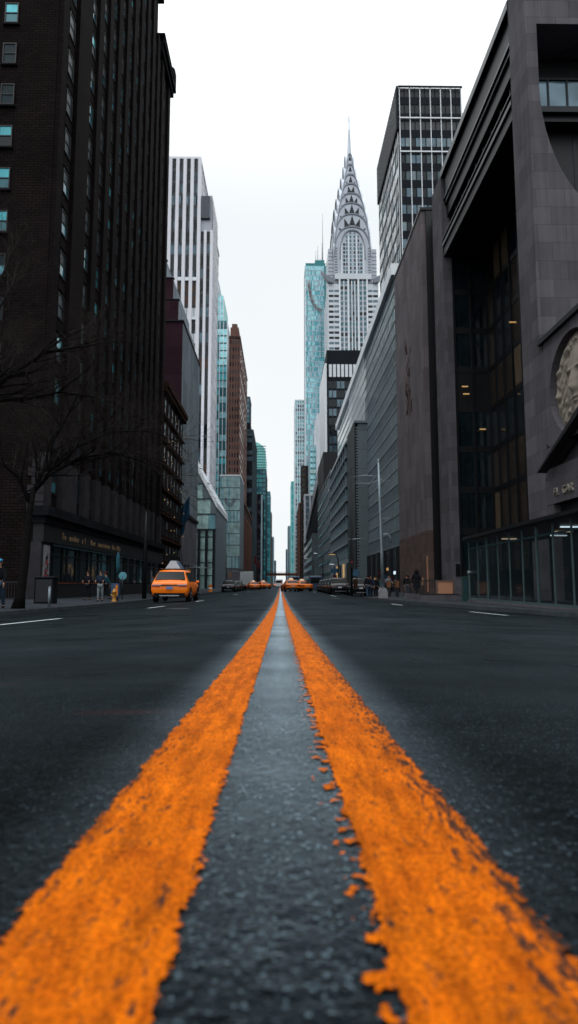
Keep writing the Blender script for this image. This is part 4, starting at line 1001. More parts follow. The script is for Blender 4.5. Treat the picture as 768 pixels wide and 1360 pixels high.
for k, (hw, zb, zs, zt, nt_) in enumerate(tiers):
    o_ = arch(hw, zs, zt); outl = [(x, z) for x, z in o_] + [(-hw, zb), (hw, zb)]
    dpt = hw + .6
    mb = MB(); mb.prism([(CX + x, z) for x, z in outl], 'y', CYY - dpt, CYY + dpt); vault = mb.build('crown_vault', 'steel_crown', t)
    mb = MB(); mb.prism([(CYY + x, z) for x, z in outl], 'x', CX - dpt, CX + dpt); mb.build('crown_vault', 'steel_crown', t)
    for ax in (0, 1):     # raised dark rib along each arch edge, both fronts
        mb = MB(); inn = arch(hw - .55, zs, zt - 1.0)
        for i in range(len(o_) - 1):
            q = [o_[i], o_[i + 1], inn[i + 1], inn[i]]
            if ax == 0: mb.prism([(CX + x, z) for x, z in q], 'y', CYY - dpt - .5, CYY - dpt - .01)
            else: mb.prism([(CYY + x, z) for x, z in q], 'x', CX - dpt - .5, CX - dpt - .01)
        mb.build('arch_rib', 'steel_edge', t)
        if nt_:
            for j in range(nt_):
                a = pi * (j + 1) / (nt_ + 1) if nt_ > 1 else pi / 2
                mx_, mz_ = (hw - 1.0) * cos(a), zs + (zt - 1.6 - zs) * sin(a) ** .88
                s2 = .48 + .075 * hw; hh = 2.6 + .36 * hw
                dx, dz = cos(a) * .55, sin(a) * .9 + .1; L = sqrt(dx * dx + dz * dz); dx, dz = dx / L, dz / L
                tri = [(mx_, mz_), (mx_ - dx * hh - dz * s2 * 1.5, mz_ - dz * hh + dx * s2 * 1.5), (mx_ - dx * hh + dz * s2 * 1.5, mz_ - dz * hh - dx * s2 * 1.5)]
                mb = MB()
                if ax == 0: mb.prism([(CX + x, z) for x, z in tri], 'y', CYY - dpt - .3, CYY - dpt - .012)
                else: mb.prism([(CYY + x, z) for x, z in tri], 'x', CX - dpt - .3, CX - dpt - .012)
                mb.build('triangular_window', 'metal_dark', t)
# windowed arch on the front of the lowest vault
yf = CYY - 12.82
for k in range(11):
    z = 204 + 2.75 * k
    for x, w_ in ((-5.6, 1.25), (-1.35, 1.1), (1.35, 1.1), (5.6, 1.25), (-3.9, 1.0), (3.9, 1.0)):
        if z < 226 or abs(x) < 4.5 and z < 230.5 or abs(x) < 2:
            part(t, 'arch_window', random.choice(['glass_blue', 'glass_teal', 'glass_dark']), (CX + x - w_ / 2, CX + x + w_ / 2, yf - .15, yf - .01, z, z + 1.7))
for x in (-7.3, -2.6, 2.6, 7.3): part(t, 'arch_pier', 'fin_white', (CX + x - .35, CX + x + .35, yf - .5, yf - .02, 203, 231 - abs(x) * .6))
mb = MB(); o1, o2 = arch(8.6, 214, 234.5), arch(8.0, 214, 233.6)
for i in range(len(o1) - 1): mb.prism([(CX + x, z) for x, z in (o1[i], o1[i + 1], o2[i + 1], o2[i])], 'y', yf - .7, yf - .02)
mb.build('arch_rib', 'steel_edge', t)
for s_ in (-1, 1):
    part(t, 'crown_band', 'steel_edge', *[(CX + s_ * 11 - .9, CX + s_ * 11 + .9, yf - .2, yf - .01, 204 + 1.9 * k, 204.8 + 1.9 * k) for k in range(10)])
mb = MB(); mb.lathe([(2.4, 284), (2.0, 290), (1.4, 297), (1.0, 305), (.7, 314), (.4, 326)], 10, c=(CX, CYY, 0)); mb.build('spire', 'steel_crown', t)

# --- sky-blue glass tower with masts and a crane
t = thing('blue_glass_tower', (18.8, 480, 0), 'slim sky-blue glass tower left of the crowned skyscraper, with rooftop masts', 'skyscraper')
part(t, 'wall', 'teal_panel', (19.0, 35.4, 480, 500, -1.3, 250)); part(t, 'corner_strip', 'fin_white', (33.9, 35.6, 479.2, 481, -1, 214), (18.6, 19.3, 479.4, 480.6, -1, 240))
facade(t, 's', 480, 19.0, 33.8, 2, 250, 7, 60, .22, .3, 'pale_blue_panel', ['glass_sky', 'glass_sky', 'glass_cyan', 'pale_blue_panel'], 'pale_blue_panel', .8, 2, .12, 'pale_blue_panel', 6)
facade(t, 'w', 19.0, 480.3, 500, 2, 250, 8, 60, .22, .3, 'pale_blue_panel', ['glass_sky', 'glass_cyan'], 'fin_white', .8, 1, 0, None, 3)
part(t, 'plant_deck', 'teal_panel', (19.4, 35.0, 480.4, 500, 250.003, 252.5), (27, 34.5, 484, 498, 252.503, 257))
for k, (x, h) in enumerate(((28, 268), (29.6, 272), (31.4, 262), (33, 275), (33.6, 300))):
    mb = MB(); mb.tube([(x, 490, 251), (x, 490, h)], [.35, .12], 5); mb.build('mast', 'metal_mid', t)
t = thing('tower_crane', (24, 478.6, 0), 'thin red lattice hoist climbing the face of the blue glass tower', 'crane')
mb = MB(); pc = [(21.6 + 10 * (1 - cos(i / 14 * 1.25)) * 1.45, 478.4, 236 - 24 * sin(i / 14 * 1.5)) for i in range(15)]
mb.tube(pc, .28, 5); mb.tube([(p[0] + .9, p[1], p[2] + 1.1) for p in pc], .2, 5)
for a, b_ in zip(pc, pc[1:]): mb.tube([a, (b_[0] + .9, b_[1], b_[2] + 1.1)], .13, 4)
mb.build('jib', 'bridge_rust', t)
mb = MB(); mb.tube([pc[-1], (pc[-1][0], 478.4, 175)], [.2, .2], 5); mb.build('hoist_rail', 'steel_edge', t)

slab('pale_striped_tower', 14.0, 30, 620, 660, 182, 'pale_blue_panel', 'fin_white', ['glass_sky', 'glass_blue'], 'pale_blue_panel', 'pale striped tower standing left of the blue glass tower', 7, 6, 46, side='w', pw=.7)
slab('green_far_tower', 15.3, 30, 930, 1000, 150, 'teal_panel', 'teal_panel_pale', ['glass_cyan', 'glass_sky'], 'teal_panel', 'far teal tower, leftmost tall one right of the sky gap', 4, 6, 40, side='w', pw=.6)
slab('far_right_block', 14.6, 30, 1300, 1380, 118, 'slate_blue', 'pale_blue_panel', ['glass_blue'], 'slate_blue', 'small blue-grey block in the far distance on the right', 4, 5, 30, side='w')
slab('last_right_block', 14.2, 30, 1700, 1800, 92, 'slate_blue', 'slate_blue', ['glass_blue'], 'charcoal', 'last tiny building at the right end of the street', 4, 5, 20, side='w')
slab('brown_mid_block', 15.3, 30, 463, 478, 86, 'brick_brown_dark', 'brick_brown_dark', ['glass_dark'], 'brick_brown_dark', 'dark brown mid-rise on the right, in front of the blue glass tower', 5, 4, 22, side='w')
slab('brown_long_block', 15.3, 30, 520, 600, 66, 'brick_brown_dark', 'brick_brown', ['glass_dark'], 'brick_brown_dark', 'long brown block below the pale striped tower', 4, 8, 18, side='w')
slab('seafoam_block', 19.5, 30, 420, 445, 92, 'teal_panel_pale', 'pale_blue_panel', ['glass_sky', 'glass_green'], 'teal_panel', 'small sea-green glass block stepped under the blue glass tower', 5, 5, 24, side='w', pw=.5)
slab('grey_narrow_block', 15.2, 28, 400, 418, 56, 'panel_grey', 'marble_grey', ['glass_blue'], 'panel_grey', 'narrow light grey block beyond the low grey block on the right', 4, 4, 14, side='w')

# --- overpass across the street
t = thing('overpass', (0, 600, 0), 'rust red overpass crossing the far end of the street', 'bridge')
part(t, 'deck', 'bridge_rust', (-21, 21, 600, 616, 8.4, 10.6)); part(t, 'pier', 'stone_dark', (-16, -14.2, 600.5, 615, -1.3, 8.39)); part(t, 'pier', 'stone_dark', (14.2, 16, 600.5, 615, -1.3, 8.39))
part(t, 'railing', 'metal_dark', (-21, 21, 600.1, 600.25, 11.5, 11.7), *[(-20 + 2 * k, -19.8 + 2 * k, 600.1, 600.25, 10.6, 11.5) for k in range(21)])

# ================================================================== VEHICLES
def lerp_sec(S, y):
    for a, b in zip(S, S[1:]):
        if y <= b[0]:
            t = (y - a[0]) / (b[0] - a[0]); return [a[i] + (b[i] - a[i]) * t for i in range(len(a))]
    return list(S[-1])
def ring_at(s):
    """s = (y, zbot, zbelt, ztop, wbot, wbelt, wtop) -> half section points, floor to roof"""
    y, zb, zl_, zt, wb, wl, wt = s
    zm = zb + (zl_ - zb) * .45
    h = [(0, zb), (wb * .9, zb), (wb, zb + .07), (wl * 1.0, zm), (wl * .985, zl_ - .07), (wl * .955, zl_),
         (wl * .955 + (wt - wl * .955) * .9, zl_ + (zt - zl_) * .82), (wt - .02, zt - .035 if zt - zl_ > .1 else zt - .005), (wt * .6, zt + .0), (0, zt + .012)]
    return h
def car_body(S, fine=3):
    mb = MB(); secs = []
    for a, b in zip(S, S[1:]):
        for k in range(fine): t = k / fine; secs.append([a[i] + (b[i] - a[i]) * t for i in range(7)])
    secs.append(list(S[-1])); rings = []
    for s in secs:
        h = ring_at(s); rings.append([(x, s[0], z) for x, z in h] + [(-x, s[0], z) for x, z in reversed(h[1:-1])])
    n = len(rings[0]); vs = [p for r in rings for p in r]
    fs = [(i * n + k, i * n + (k + 1) % n, (i + 1) * n + (k + 1) % n, (i + 1) * n + k) for i in range(len(rings) - 1) for k in range(n)]
    fs += [tuple(range(n)), tuple((len(rings) - 1) * n + k for k in range(n - 1, -1, -1))]
    mb.add(vs, fs, 0, True)
    return mb
def side_pt(S, y, t, sgn, o=.008):
    """point on the greenhouse side: t 0 at belt, 1 at roof rail"""
    s = lerp_sec(S, y); zl_, zt, wl, wt = s[2], s[3], s[5] * .955, s[6]
    z = zl_ + (zt - zl_) * t; x = wl + (wt - wl) * min(t / .82, 1) * .9
    return (sgn * (x + o), y, z + o * .4)
def sheet(mb, pts, th, nrm, mi=0):
    n = len(pts); q = [tuple(p[i] + nrm[i] * th for i in range(3)) for p in pts]
    mb.add(pts + q, [tuple(range(n)), tuple(range(2 * n - 1, n - 1, -1))] + [(i, (i + 1) % n, (i + 1) % n + n, i + n) for i in range(n)], mi)
SUV = [(0.0, .42, .78, .86, .80, .90, .84), (.05, .36, .98, 1.02, .86, .95, .88), (.16, .30, 1.02, 1.12, .88, .965, .86), (.52, .26, 1.04, 1.62, .9, .97, .70),
       (.85, .25, 1.04, 1.70, .9, .975, .70), (2.2, .25, 1.03, 1.72, .9, .975, .71), (2.85, .25, 1.02, 1.62, .9, .975, .69), (3.55, .25, 1.0, 1.08, .9, .97, .80),
       (4.35, .27, .92, .98, .9, .95, .78), (4.62, .30, .80, .86, .84, .88, .70), (4.72, .38, .66, .70, .72, .76, .6)]
SEDAN = [(0.0, .42, .74, .80, .76, .84, .76), (.06, .32, .88, .94, .84, .90, .80), (.55, .27, .94, 1.02, .86, .92, .76), (1.15, .25, .94, 1.38, .88, .925, .60),
         (1.7, .24, .93, 1.46, .88, .93, .60), (2.5, .24, .92, 1.44, .88, .93, .60), (3.35, .24, .90, .98, .88, .92, .72), (4.3, .26, .80, .86, .86, .90, .72), (4.62, .30, .70, .74, .78, .82, .62), (4.72, .38, .58, .62, .68, .7, .55)]
def wheel(root, x, y, r=.35, wd=.23):
    t_ = MB(); t_.lathe([(r * .62, -wd / 2), (r * .93, -wd / 2), (r, -wd / 2 + .04), (r, wd / 2 - .04), (r * .93, wd / 2), (r * .62, wd / 2)], 20, axis='x')
    o = link('wheel', t_.mesh('tyre_mesh', ['rubber']), root, (x, y, r))
    s = 1 if x > 0 else -1
    q = MB(); q.lathe([(r * .6, -wd / 2 + .02), (r * .6, wd / 2 - .02)], 16, axis='x')
    for k in range(5):
        a = 2 * pi * k / 5; q.tube([(s * wd * .46, 0, 0), (s * wd * .47, r * .56 * cos(a), r * .56 * sin(a))], [.05, .035], 5)
    q.ell((s * wd * .46, 0, 0), (.03, .06, .06), 0, 8, 5)
    link('rim', q.mesh('rim', ['rim']), o, (0, 0, 0))
def make_car(name, label, cat, S, paint_m, suv=True, taxi=0, loc=(0, 0, 0), rz=0, group=None, facing_away=True):
    r = thing(name, loc, label, cat, group, rz)
    L = S[-1][0]; roof = max(s[3] for s in S)
    body = car_body(S).mesh('body', [paint_m]); link('body', body, r)
    sec_r = [s for s in S if s[3] > s[2] + .4]; yr0, yr1 = sec_r[0][0], sec_r[-1][0]      # greenhouse extent
    i0 = S.index(sec_r[0]); i1 = S.index(sec_r[-1])
    # rear and front screens
    def screen(a, b, nm_, sg):
        mb = MB(); nn = Vector((0, (b[3] - a[3]) * -1, (b[0] - a[0]))).normalized()
        if nn.z < 0: nn = -nn
        def P(t, f): return (f * ((a[6] + (b[6] - a[6]) * t) - .05), a[0] + (b[0] - a[0]) * t + nn.y * .012, a[3] + (b[3] - a[3]) * t + .016)
        ta, tb = .10, .93
        sheet(mb, [P(ta, -1), P(ta, 1), P(tb, 1), P(tb, -1)], .012, nn)
        return mb.build(nm_, 'car_glass', r, org=(0, 0, 0))
    screen(S[i0 - 1], S[i0], 'rear_window', 1); screen(S[i1 + 1], S[i1], 'windscreen', -1)
    # side windows
    segs = [(yr0 + (.12 if suv else .05), yr0 + 1.0), (yr0 + 1.08, yr0 + 1.75), (yr0 + 1.83, yr1 + .28)] if suv else [(yr0 + .02, yr0 + .75), (yr0 + .83, yr1 + .30)]
    for sg in (-1, 1):
        for (a, b) in segs:
            mb = MB(); top_a = .80; top_b = .80 if b < yr1 else .55
            pts = [side_pt(S, a, .08, sg), side_pt(S, b, .08, sg), side_pt(S, b, top_b, sg), side_pt(S, a, top_a, sg)]
            sheet(mb, pts, .01, (sg, 0, .25)); mb.build('side_window', 'car_glass', r, org=(0, 0, 0))
        mb = MB(); mb.ell((sg * 1.03, yr1 + .42, 1.08), (.10, .07, .08), 0, 8, 6); mb.box(min(sg * .9, sg * 1.0), max(sg * .9, sg * 1.0), yr1 + .40, yr1 + .46, 1.02, 1.06)
        mb.build('mirror', paint_m, r, org=(0, 0, 0))
        mb = MB()
        for k in range(2):
            y = yr0 + .9 + .9 * k; mb.box(*(sorted((sg * .93, sg * .985))), y, y + .16, .90, .925)
        mb.build('door_handle', 'chrome' if not taxi else paint_m, r, org=(0, 0, 0))
        for wy in (.95, L - .92):      # arch lips
            mb = MB(); arc_ = [(sg * .965, wy + .42 * cos(a), .36 + .42 * sin(a)) for a in [pi * k / 10 for k in range(11)]]
            mb.tube(arc_, .035, 6); mb.add([(sg * .972, wy, .34)] + [(sg * .972, p[1], p[2]) for p in arc_], [(0, i + 1, i + 2) for i in range(10)]); mb.build('wheel_arch', 'rubber', r, org=(0, 0, 0))
        wheel(r, sg * .87, .95); wheel(r, sg * .87, L - .92)
    # rear end
    zt = .86 if not suv else .96
    mb = MB(); mb.box(-.80, .80, -.05, .10, .30, .50); mb.box(-.84, .84, -.03, .3, .26, .36); mb.build('bumper', 'rubber', r, org=(0, 0, 0))
    mb = MB(); mb.box(-.50, .50, -.065, -.04, .34, .39); mb.build('bumper_strip', 'chrome', r, org=(0, 0, 0))
    for sg in (-1, 1):
        mb = MB(); mb.box(*(sorted((sg * .50, sg * .905))), -.03, .28, zt - .13, zt - .02); mb.build('tail_light', 'tail_red' if facing_away else 'tail_red', r, org=(0, 0, 0))
        o = mb = MB(); mb.box(*(sorted((sg * .42, sg * .90))), -.042, -.031, zt - .06, zt - .025); mb.build('light_trim', 'chrome' if suv else 'rubber', r, org=(0, 0, 0))
        mb = MB(); mb.box(*(sorted((sg * .48, sg * .80))), L - .22, L - .06, .62, .76); mb.build('headlight', 'chrome', r, org=(0, 0, 0))
    mb = MB(); mb.box(-.17, .17, -.03, -.005, zt - .26, zt - .13); mb.build('number_plate', 'plate_blue' if taxi == 1 else 'plate_pale', r, org=(0, 0, 0))
    if suv:
        mb = MB(); mb.box(-.50, .50, -.035, .05, zt - .085, zt - .028); mb.build('tailgate_strip', 'car_black', r, org=(0, 0, 0))
        mb = MB(); mb.tube([(-.78, .045, .62), (0, -.002, .60), (.78, .045, .62)], .012, 5); mb.build('tailgate_seam', 'rubber', r, org=(0, 0, 0))
        for sg in (-1, 1):
            mb = MB(); mb.tube([(sg * .66, .9, 1.75), (sg * .66, 1.1, 1.79), (sg * .66, 2.5, 1.79), (sg * .66, 2.7, 1.72)], .018, 6); mb.build('roof_rail', 'metal_dark', r, org=(0, 0, 0))
    mb = MB(); mb.box(-.62, .62, L - .10, L + .0, .40, .56); mb.build('grille', 'rubber', r, org=(0, 0, 0))
    if taxi == 1:
        mb = MB(); z0 = roof + .06
        b_ = [(-.40, .95, z0), (.40, .95, z0), (.40, 2.25, z0), (-.40, 2.25, z0)]; t_ = [(-.13, 1.0, z0 + .42), (.13, 1.0, z0 + .42), (.13, 2.15, z0 + .42), (-.13, 2.15, z0 + .42)]
        mb.hexa(b_, t_); o = mb.build('roof_sign', 'sign_silver', r, org=(0, 0, 0))
        mb = MB(); mb.box(-.44, .44, .92, 2.28, z0 - .06, z0 - .002); mb.build('sign_base', 'rubber', o, org=(0, 0, 0))
        for sg in (-1, 1):
            mb = MB(); sheet(mb, [(sg * .385, 1.05, z0 + .05), (sg * .385, 2.15, z0 + .05), (sg * .16, 2.08, z0 + .38), (sg * .16, 1.07, z0 + .38)], .012, (sg, 0, .5)); mb.build('advert_panel', 'car_blue', o, org=(0, 0, 0))
    if taxi == 2:
        mb = MB(); z0 = roof + .02; mb.hexa([(-.28, 1.7, z0), (.28, 1.7, z0), (.28, 1.95, z0), (-.28, 1.95, z0)], [(-.18, 1.74, z0 + .24), (.18, 1.74, z0 + .24), (.18, 1.91, z0 + .24), (-.18, 1.91, z0 + .24)]); mb.build('roof_sign', 'roof_lamp', r, org=(0, 0, 0))
    return r
def setz(r, dz=0): 
    x, y = r.location.x, r.location.y; r.location.z = road_z(x, y + 2.3 * cos(r.rotation_euler.z)) + dz; return r
make_car('taxi', 'orange-yellow taxi suv with pyramid roof sign at the left kerb, nearest of all cars', 'taxi', SUV, 'taxi_yellow', True, 1, (-5.75, 33.4, 0))
setz(bpy.data.objects['taxi'], .01)
sed = setz(make_car('taxi', 'yellow saloon taxi just right of the centre line, nearest one there', 'taxi', SEDAN, 'taxi_yellow_far', False, 2, (1.55, 79, 0), radians(8), 'yellow taxis in traffic'))
def again(src, label, x, y, rz=0):
    c = copy_tree(src, loc=(x, y, 0), rz=radians(rz), label=label); return setz(c)
again(sed, 'yellow taxi just right of and behind the one beside the centre line', 3.6, 87, 22)
again(sed, 'yellow taxi in the oncoming left lanes beyond the parked row, nearer of the two', -4.4, 112, 14)
again(sed, 'yellow taxi in the left lanes, further one, close to the centre line', -2.6, 124, 25)
again(sed, 'small distant yellow taxi left of the centre line under the overpass', -1.6, 230, 180)
again(sed, 'farthest yellow taxi on the right half of the road', 3.6, 190, 0)
blk = setz(make_car('parked_car', 'black suv at the right kerb, nearest parked car on the right', 'car', SUV, 'car_black', True, 0, (5.9, 64, 0), 0, 'dark cars parked along the kerbs'))
again(blk, 'dark suv on the right, second in the row behind the nearest black one', 6.1, 71.5)
again(blk, 'dark suv on the right, third in the kerb row', 6.2, 78)
again(blk, 'dark suv on the right, fourth in the kerb row', 6.3, 85)
again(blk, 'dark suv on the right, fifth in the kerb row, beside the blue van', 6.4, 92)
again(blk, 'black suv half hidden between the kerb corner and the nearest black suv', 7.5, 60)
again(blk, 'black suv heading the left parked row, nearest of that row', -7.5, 92)
again(blk, 'dark suv in the left parked row, third from the front', -7.5, 105)
again(blk, 'dark suv in the left parked row, fourth, just before the white truck', -7.5, 111.5)
again(blk, 'dark suv behind the yellow taxis in the right traffic lane', 2.6, 112)
again(blk, 'dark suv two cars behind the crossing taxis, right traffic lane', 3.0, 130)
again(blk, 'distant dark suv straddling the right lane near the blue van', 5.2, 142)
sd = setz(make_car('parked_car', 'dark teal saloon in the left parked row, second from the front', 'car', SEDAN, 'car_teal', False, 0, (-7.5, 98.5, 0), 0, 'dark cars parked along the kerbs'))
again(sd, 'dark teal saloon in the left parked row, beside the white truck', -8.2, 128)
sv = setz(make_car('silver_car', 'silver car in the left lanes behind the two yellow taxis', 'car', SEDAN, 'car_silver', False, 0, (-4.1, 134, 0), 0, 'silver cars in traffic'))
again(sv, 'silver car far down the left lanes, smallest one', -4.6, 172)

def make_van(name, label, x, y, paint_m, L=5.4, W=2.0, H=2.3, cat='van', box=False, rz=0):
    r = thing(name, (x, y, 0), label, cat, None, rz); w = W / 2
    if box:
        mb = MB(); mb.box(-w, w, 0, L * .68, .85, H); o = mb.build('cargo_box', paint_m, r, org=(0, 0, 0))
        mb = MB(); mb.box(-w + .06, w - .06, -.03, -.003, .95, H - .1); mb.build('roller_door', 'truck_box', o, org=(0, 0, 0))
        mb = MB()
        for k in range(6): mb.box(-w + .05, w - .05, -.045, -.031, 1.1 + .32 * k, 1.13 + .32 * k)
        mb.build('door_slat', 'metal_mid', o, org=(0, 0, 0))
        mb = MB(); mb.prism([(L * .70, .5), (L, .5), (L, 1.25), (L * .93, 1.35), (L * .86, 2.1), (L * .70, 2.15)], 'x', -w * .9, w * .9); mb.build('cab', 'car_white', r, org=(0, 0, 0))
        mb = MB(); mb.box(-w * .4, w * .4, .1, L * .95, .45, .84); mb.box(-w, w, -.1, .02, .45, .6); mb.build('chassis', 'rubber', r, org=(0, 0, 0))
    else:
        mb = MB(); mb.prism([(0, .35), (.0, H - .15), (.12, H), (L * .70, H), (L * .86, 1.35), (L * .98, 1.15), (L, .4)], 'x', -w, w); o = mb.build('body', paint_m, r, org=(0, 0, 0))
        bv = o.modifiers.new('bevel', 'BEVEL'); bv.width = .08; bv.segments = 2
        mb = MB(); mb.box(-w * .82, w * .82, -.02, -.004, 1.25, H - .35); mb.build('rear_window', 'car_glass', r, org=(0, 0, 0))
        for sg in (-1, 1):
            mb = MB(); mb.box(*sorted((sg * (w + .004), sg * (w + .015))), .4, L * .62, 1.3, H - .35); mb.build('side_window', 'car_glass', r, org=(0, 0, 0))
    for sg in (-1, 1):
        mb = MB(); mb.box(*sorted((sg * (w - .18), sg * (w - .03))), -.05, -.004, .75, 1.0); mb.build('tail_light', 'tail_lit', r, org=(0, 0, 0))
        wheel(r, sg * (w - .14), .95); wheel(r, sg * (w - .14), L - 1.0)
    return setz(r)
make_van('box_truck', 'white box truck with roller door at the end of the left parked row', -6.4, 120, 'truck_box', 6.5, 2.35, 3.5, 'truck', True)
make_van('white_van', 'white van in the middle of the road straight ahead, left of the crossing taxi', -.45, 175, 'car_white')
make_van('delivery_van', 'dark blue van by the right kerb beyond the row of black suvs', 5.9, 108, 'car_blue', 5.6, 2.1, 2.5)
make_van('city_bus', 'dark distant bus in the right lane behind the crossing taxis', 3.4, 160, 'car_blue', 11, 2.5, 3.0, 'bus')

# ================================================================== PEOPLE
def skinned(pts, edges, radii, mt, name, sub=1):
    me = bpy.data.meshes.new(name); me.from_pydata(pts, edges, []); o = bpy.data.objects.new(name, me); COL.objects.link(o)
    m1 = o.modifiers.new('skin', 'SKIN'); sv_ = me.skin_vertices[0].data
    for i, r_ in enumerate(radii): sv_[i].radius = (r_, r_) if not isinstance(r_, tuple) else r_
    sv_[0].use_root = True
    m2 = o.modifiers.new('sub', 'SUBSURF'); m2.levels = sub; m2.render_levels = sub
    dg = bpy.context.evaluated_depsgraph_get(); out_ = bpy.data.meshes.new_from_object(o.evaluated_get(dg))
    bpy.data.objects.remove(o); out_.materials.clear(); out_.materials.append(M[mt])
    for p in out_.polygons: p.use_smooth = True
    return out_
def person_meshes(pose):
    """figure about 1.75 m tall facing +Y; pose: stride (m), arm swing, phone"""
    st, ar, bend = pose
    J = dict(pelvis=(0, 0, .95), belly=(0, .01, 1.12), chest=(0, .015, 1.32), neck=(0, .02, 1.48), neck2=(0, .03, 1.54), headb=(0, .045, 1.60), head=(0, .05, 1.67), crown=(0, .045, 1.725))
    for s, n_ in ((1, 'r'), (-1, 'l')):
        f_ = st * s / 2
        J['hip' + n_] = (s * .095, 0, .90); J['knee' + n_] = (s * .10, f_ * .55 + .04, .50); J['ank' + n_] = (s * .10, f_ - (.03 if f_ < 0 else 0), .09); J['toe' + n_] = (s * .12, f_ + .16, .035)
        J['sho' + n_] = (s * .175, .01, 1.41); J['elb' + n_] = (s * .235, -ar * s * .14 + .0, 1.13); J['wri' + n_] = (s * .225, -ar * s * .24 + .06 + bend * .2, .91 + bend * .28)
    def sk(names, edges, rad, mt, nm_, extra=None):
        pts = [J[k] for k in names]; rr = list(rad); ed = [(names.index(a), names.index(b)) for a, b in edges]
        if extra: extra(pts, ed, rr, names)
        return skinned(pts, ed, rr, mt, nm_)
    def hands(pts, ed, rr, names):
        for s, n_ in ((1, 'r'), (-1, 'l')):
            wi = names.index('wri' + n_); w_ = Vector(J['wri' + n_])
            palm = w_ + Vector((0, .01, -.07)); pts.append(tuple(palm)); pi_ = len(pts) - 1; rr.append((.034, .018)); ed.append((wi, pi_))
            for q in range(4):
                b_ = palm + Vector((0, -.024 + .016 * q, -.03)); ln = (.062, .074, .070, .052)[q]
                m_ = b_ + Vector((0, .003, -ln * .55)); e_ = m_ + Vector((-s * .012, .006, -ln * .45))
                k = len(pts); pts += [tuple(b_), tuple(m_), tuple(e_)]; rr += [.0085, .008, .0065]; ed += [(pi_, k), (k, k + 1), (k + 1, k + 2)]
            k = len(pts); pts += [tuple(w_ + Vector((-s * .012, .035, -.05))), tuple(w_ + Vector((-s * .022, .052, -.085)))]; rr += [.010, .008]; ed += [(wi, k), (k, k + 1)]
    names = ['pelvis', 'belly', 'chest', 'neck', 'neck2', 'headb', 'head', 'crown', 'shor', 'elbr', 'wrir', 'shol', 'elbl', 'wril', 'hipr', 'kneer', 'ankr', 'toer', 'hipl', 'kneel', 'ankl', 'toel']
    ed = [('pelvis', 'belly'), ('belly', 'chest'), ('chest', 'neck'), ('neck', 'neck2'), ('neck2', 'headb'), ('headb', 'head'), ('head', 'crown'), ('chest', 'shor'), ('shor', 'elbr'), ('elbr', 'wrir'), ('chest', 'shol'), ('shol', 'elbl'), ('elbl', 'wril'),
          ('pelvis', 'hipr'), ('hipr', 'kneer'), ('kneer', 'ankr'), ('ankr', 'toer'), ('pelvis', 'hipl'), ('hipl', 'kneel'), ('kneel', 'ankl'), ('ankl', 'toel')]
    rad = [(.13, .10), (.125, .10), (.145, .11), (.06, .06), (.052, .052), (.072, .085), (.078, .095), (.05, .06), .055, .042, .028, .055, .042, .028, .085, .055, .04, .03, .085, .055, .04, .03]
    body = sk(names, ed, rad, 'skin', 'body', hands)
    # jacket: torso and sleeves a little fuller; trousers; shoes; hair
    jn = ['pelvis', 'belly', 'chest', 'neck', 'shor', 'elbr', 'wrir', 'shol', 'elbl', 'wril']
    je = [('pelvis', 'belly'), ('belly', 'chest'), ('chest', 'neck'), ('chest', 'shor'), ('shor', 'elbr'), ('elbr', 'wrir'), ('chest', 'shol'), ('shol', 'elbl'), ('elbl', 'wril')]
    jr = [(.185, .145), (.175, .14), (.19, .145), (.085, .085), .082, .068, .048, .082, .068, .048]
    jacket = sk(jn, je, jr, 'cloth_black', 'jacket')
    tn = ['pelvis', 'hipr', 'kneer', 'ankr', 'hipl', 'kneel', 'ankl']; te = [('pelvis', 'hipr'), ('hipr', 'kneer'), ('kneer', 'ankr'), ('pelvis', 'hipl'), ('hipl', 'kneel'), ('kneel', 'ankl')]
    tro = sk(tn, te, [(.155, .125), .105, .078, .062, .105, .078, .062], 'cloth_black', 'trousers')
    return body, jacket, tro, J
POSES = {'walk': person_meshes((.62, 1.0, 0)), 'stand': person_meshes((.08, .1, 0)), 'hold': person_meshes((.12, .2, 1.0))}
def with_mat(me, mt):
    key = me.name + mt
    if key not in WM: c = me.copy(); c.materials.clear(); c.materials.append(M[mt]); WM[key] = c
    return WM[key]
WM = {}
def face_mesh():
    mb = MB()
    mb.ell((0, .158, 1.66), (.016, .025, .026)); mb.ell((.03, .135, 1.69), (.012, .008, .008), 1); mb.ell((-.03, .135, 1.69), (.012, .008, .008), 1)
    mb.ell((0, .14, 1.618), (.026, .010, .008), 2); mb.ell((.083, .04, 1.665), (.014, .022, .034)); mb.ell((-.083, .04, 1.665), (.014, .022, .034))
    return mb.mesh('face', ['skin', 'hair_dark', 'banner_red'])
FACE = face_mesh()
hm = MB(); hm.ell((0, .030, 1.70), (.098, .115, .092), 0, 14, 9); hm.ell((0, -.02, 1.645), (.085, .075, .085), 0, 12, 8); HAIR = hm.mesh('hair', ['hair_dark'])
sh = MB(); 
def shoes(J):
    mb = MB()
    for n_ in 'rl':
        a, b = Vector(J['ank' + n_]), Vector(J['toe' + n_]); mb.ell(((a + b) / 2 + Vector((0, -.02, -.02)))[:], (.052, .145, .045), 0, 10, 6)
    return mb.mesh('shoes', ['rubber'])
SHOES = {k: shoes(v_[3]) for k, v_ in POSES.items()}
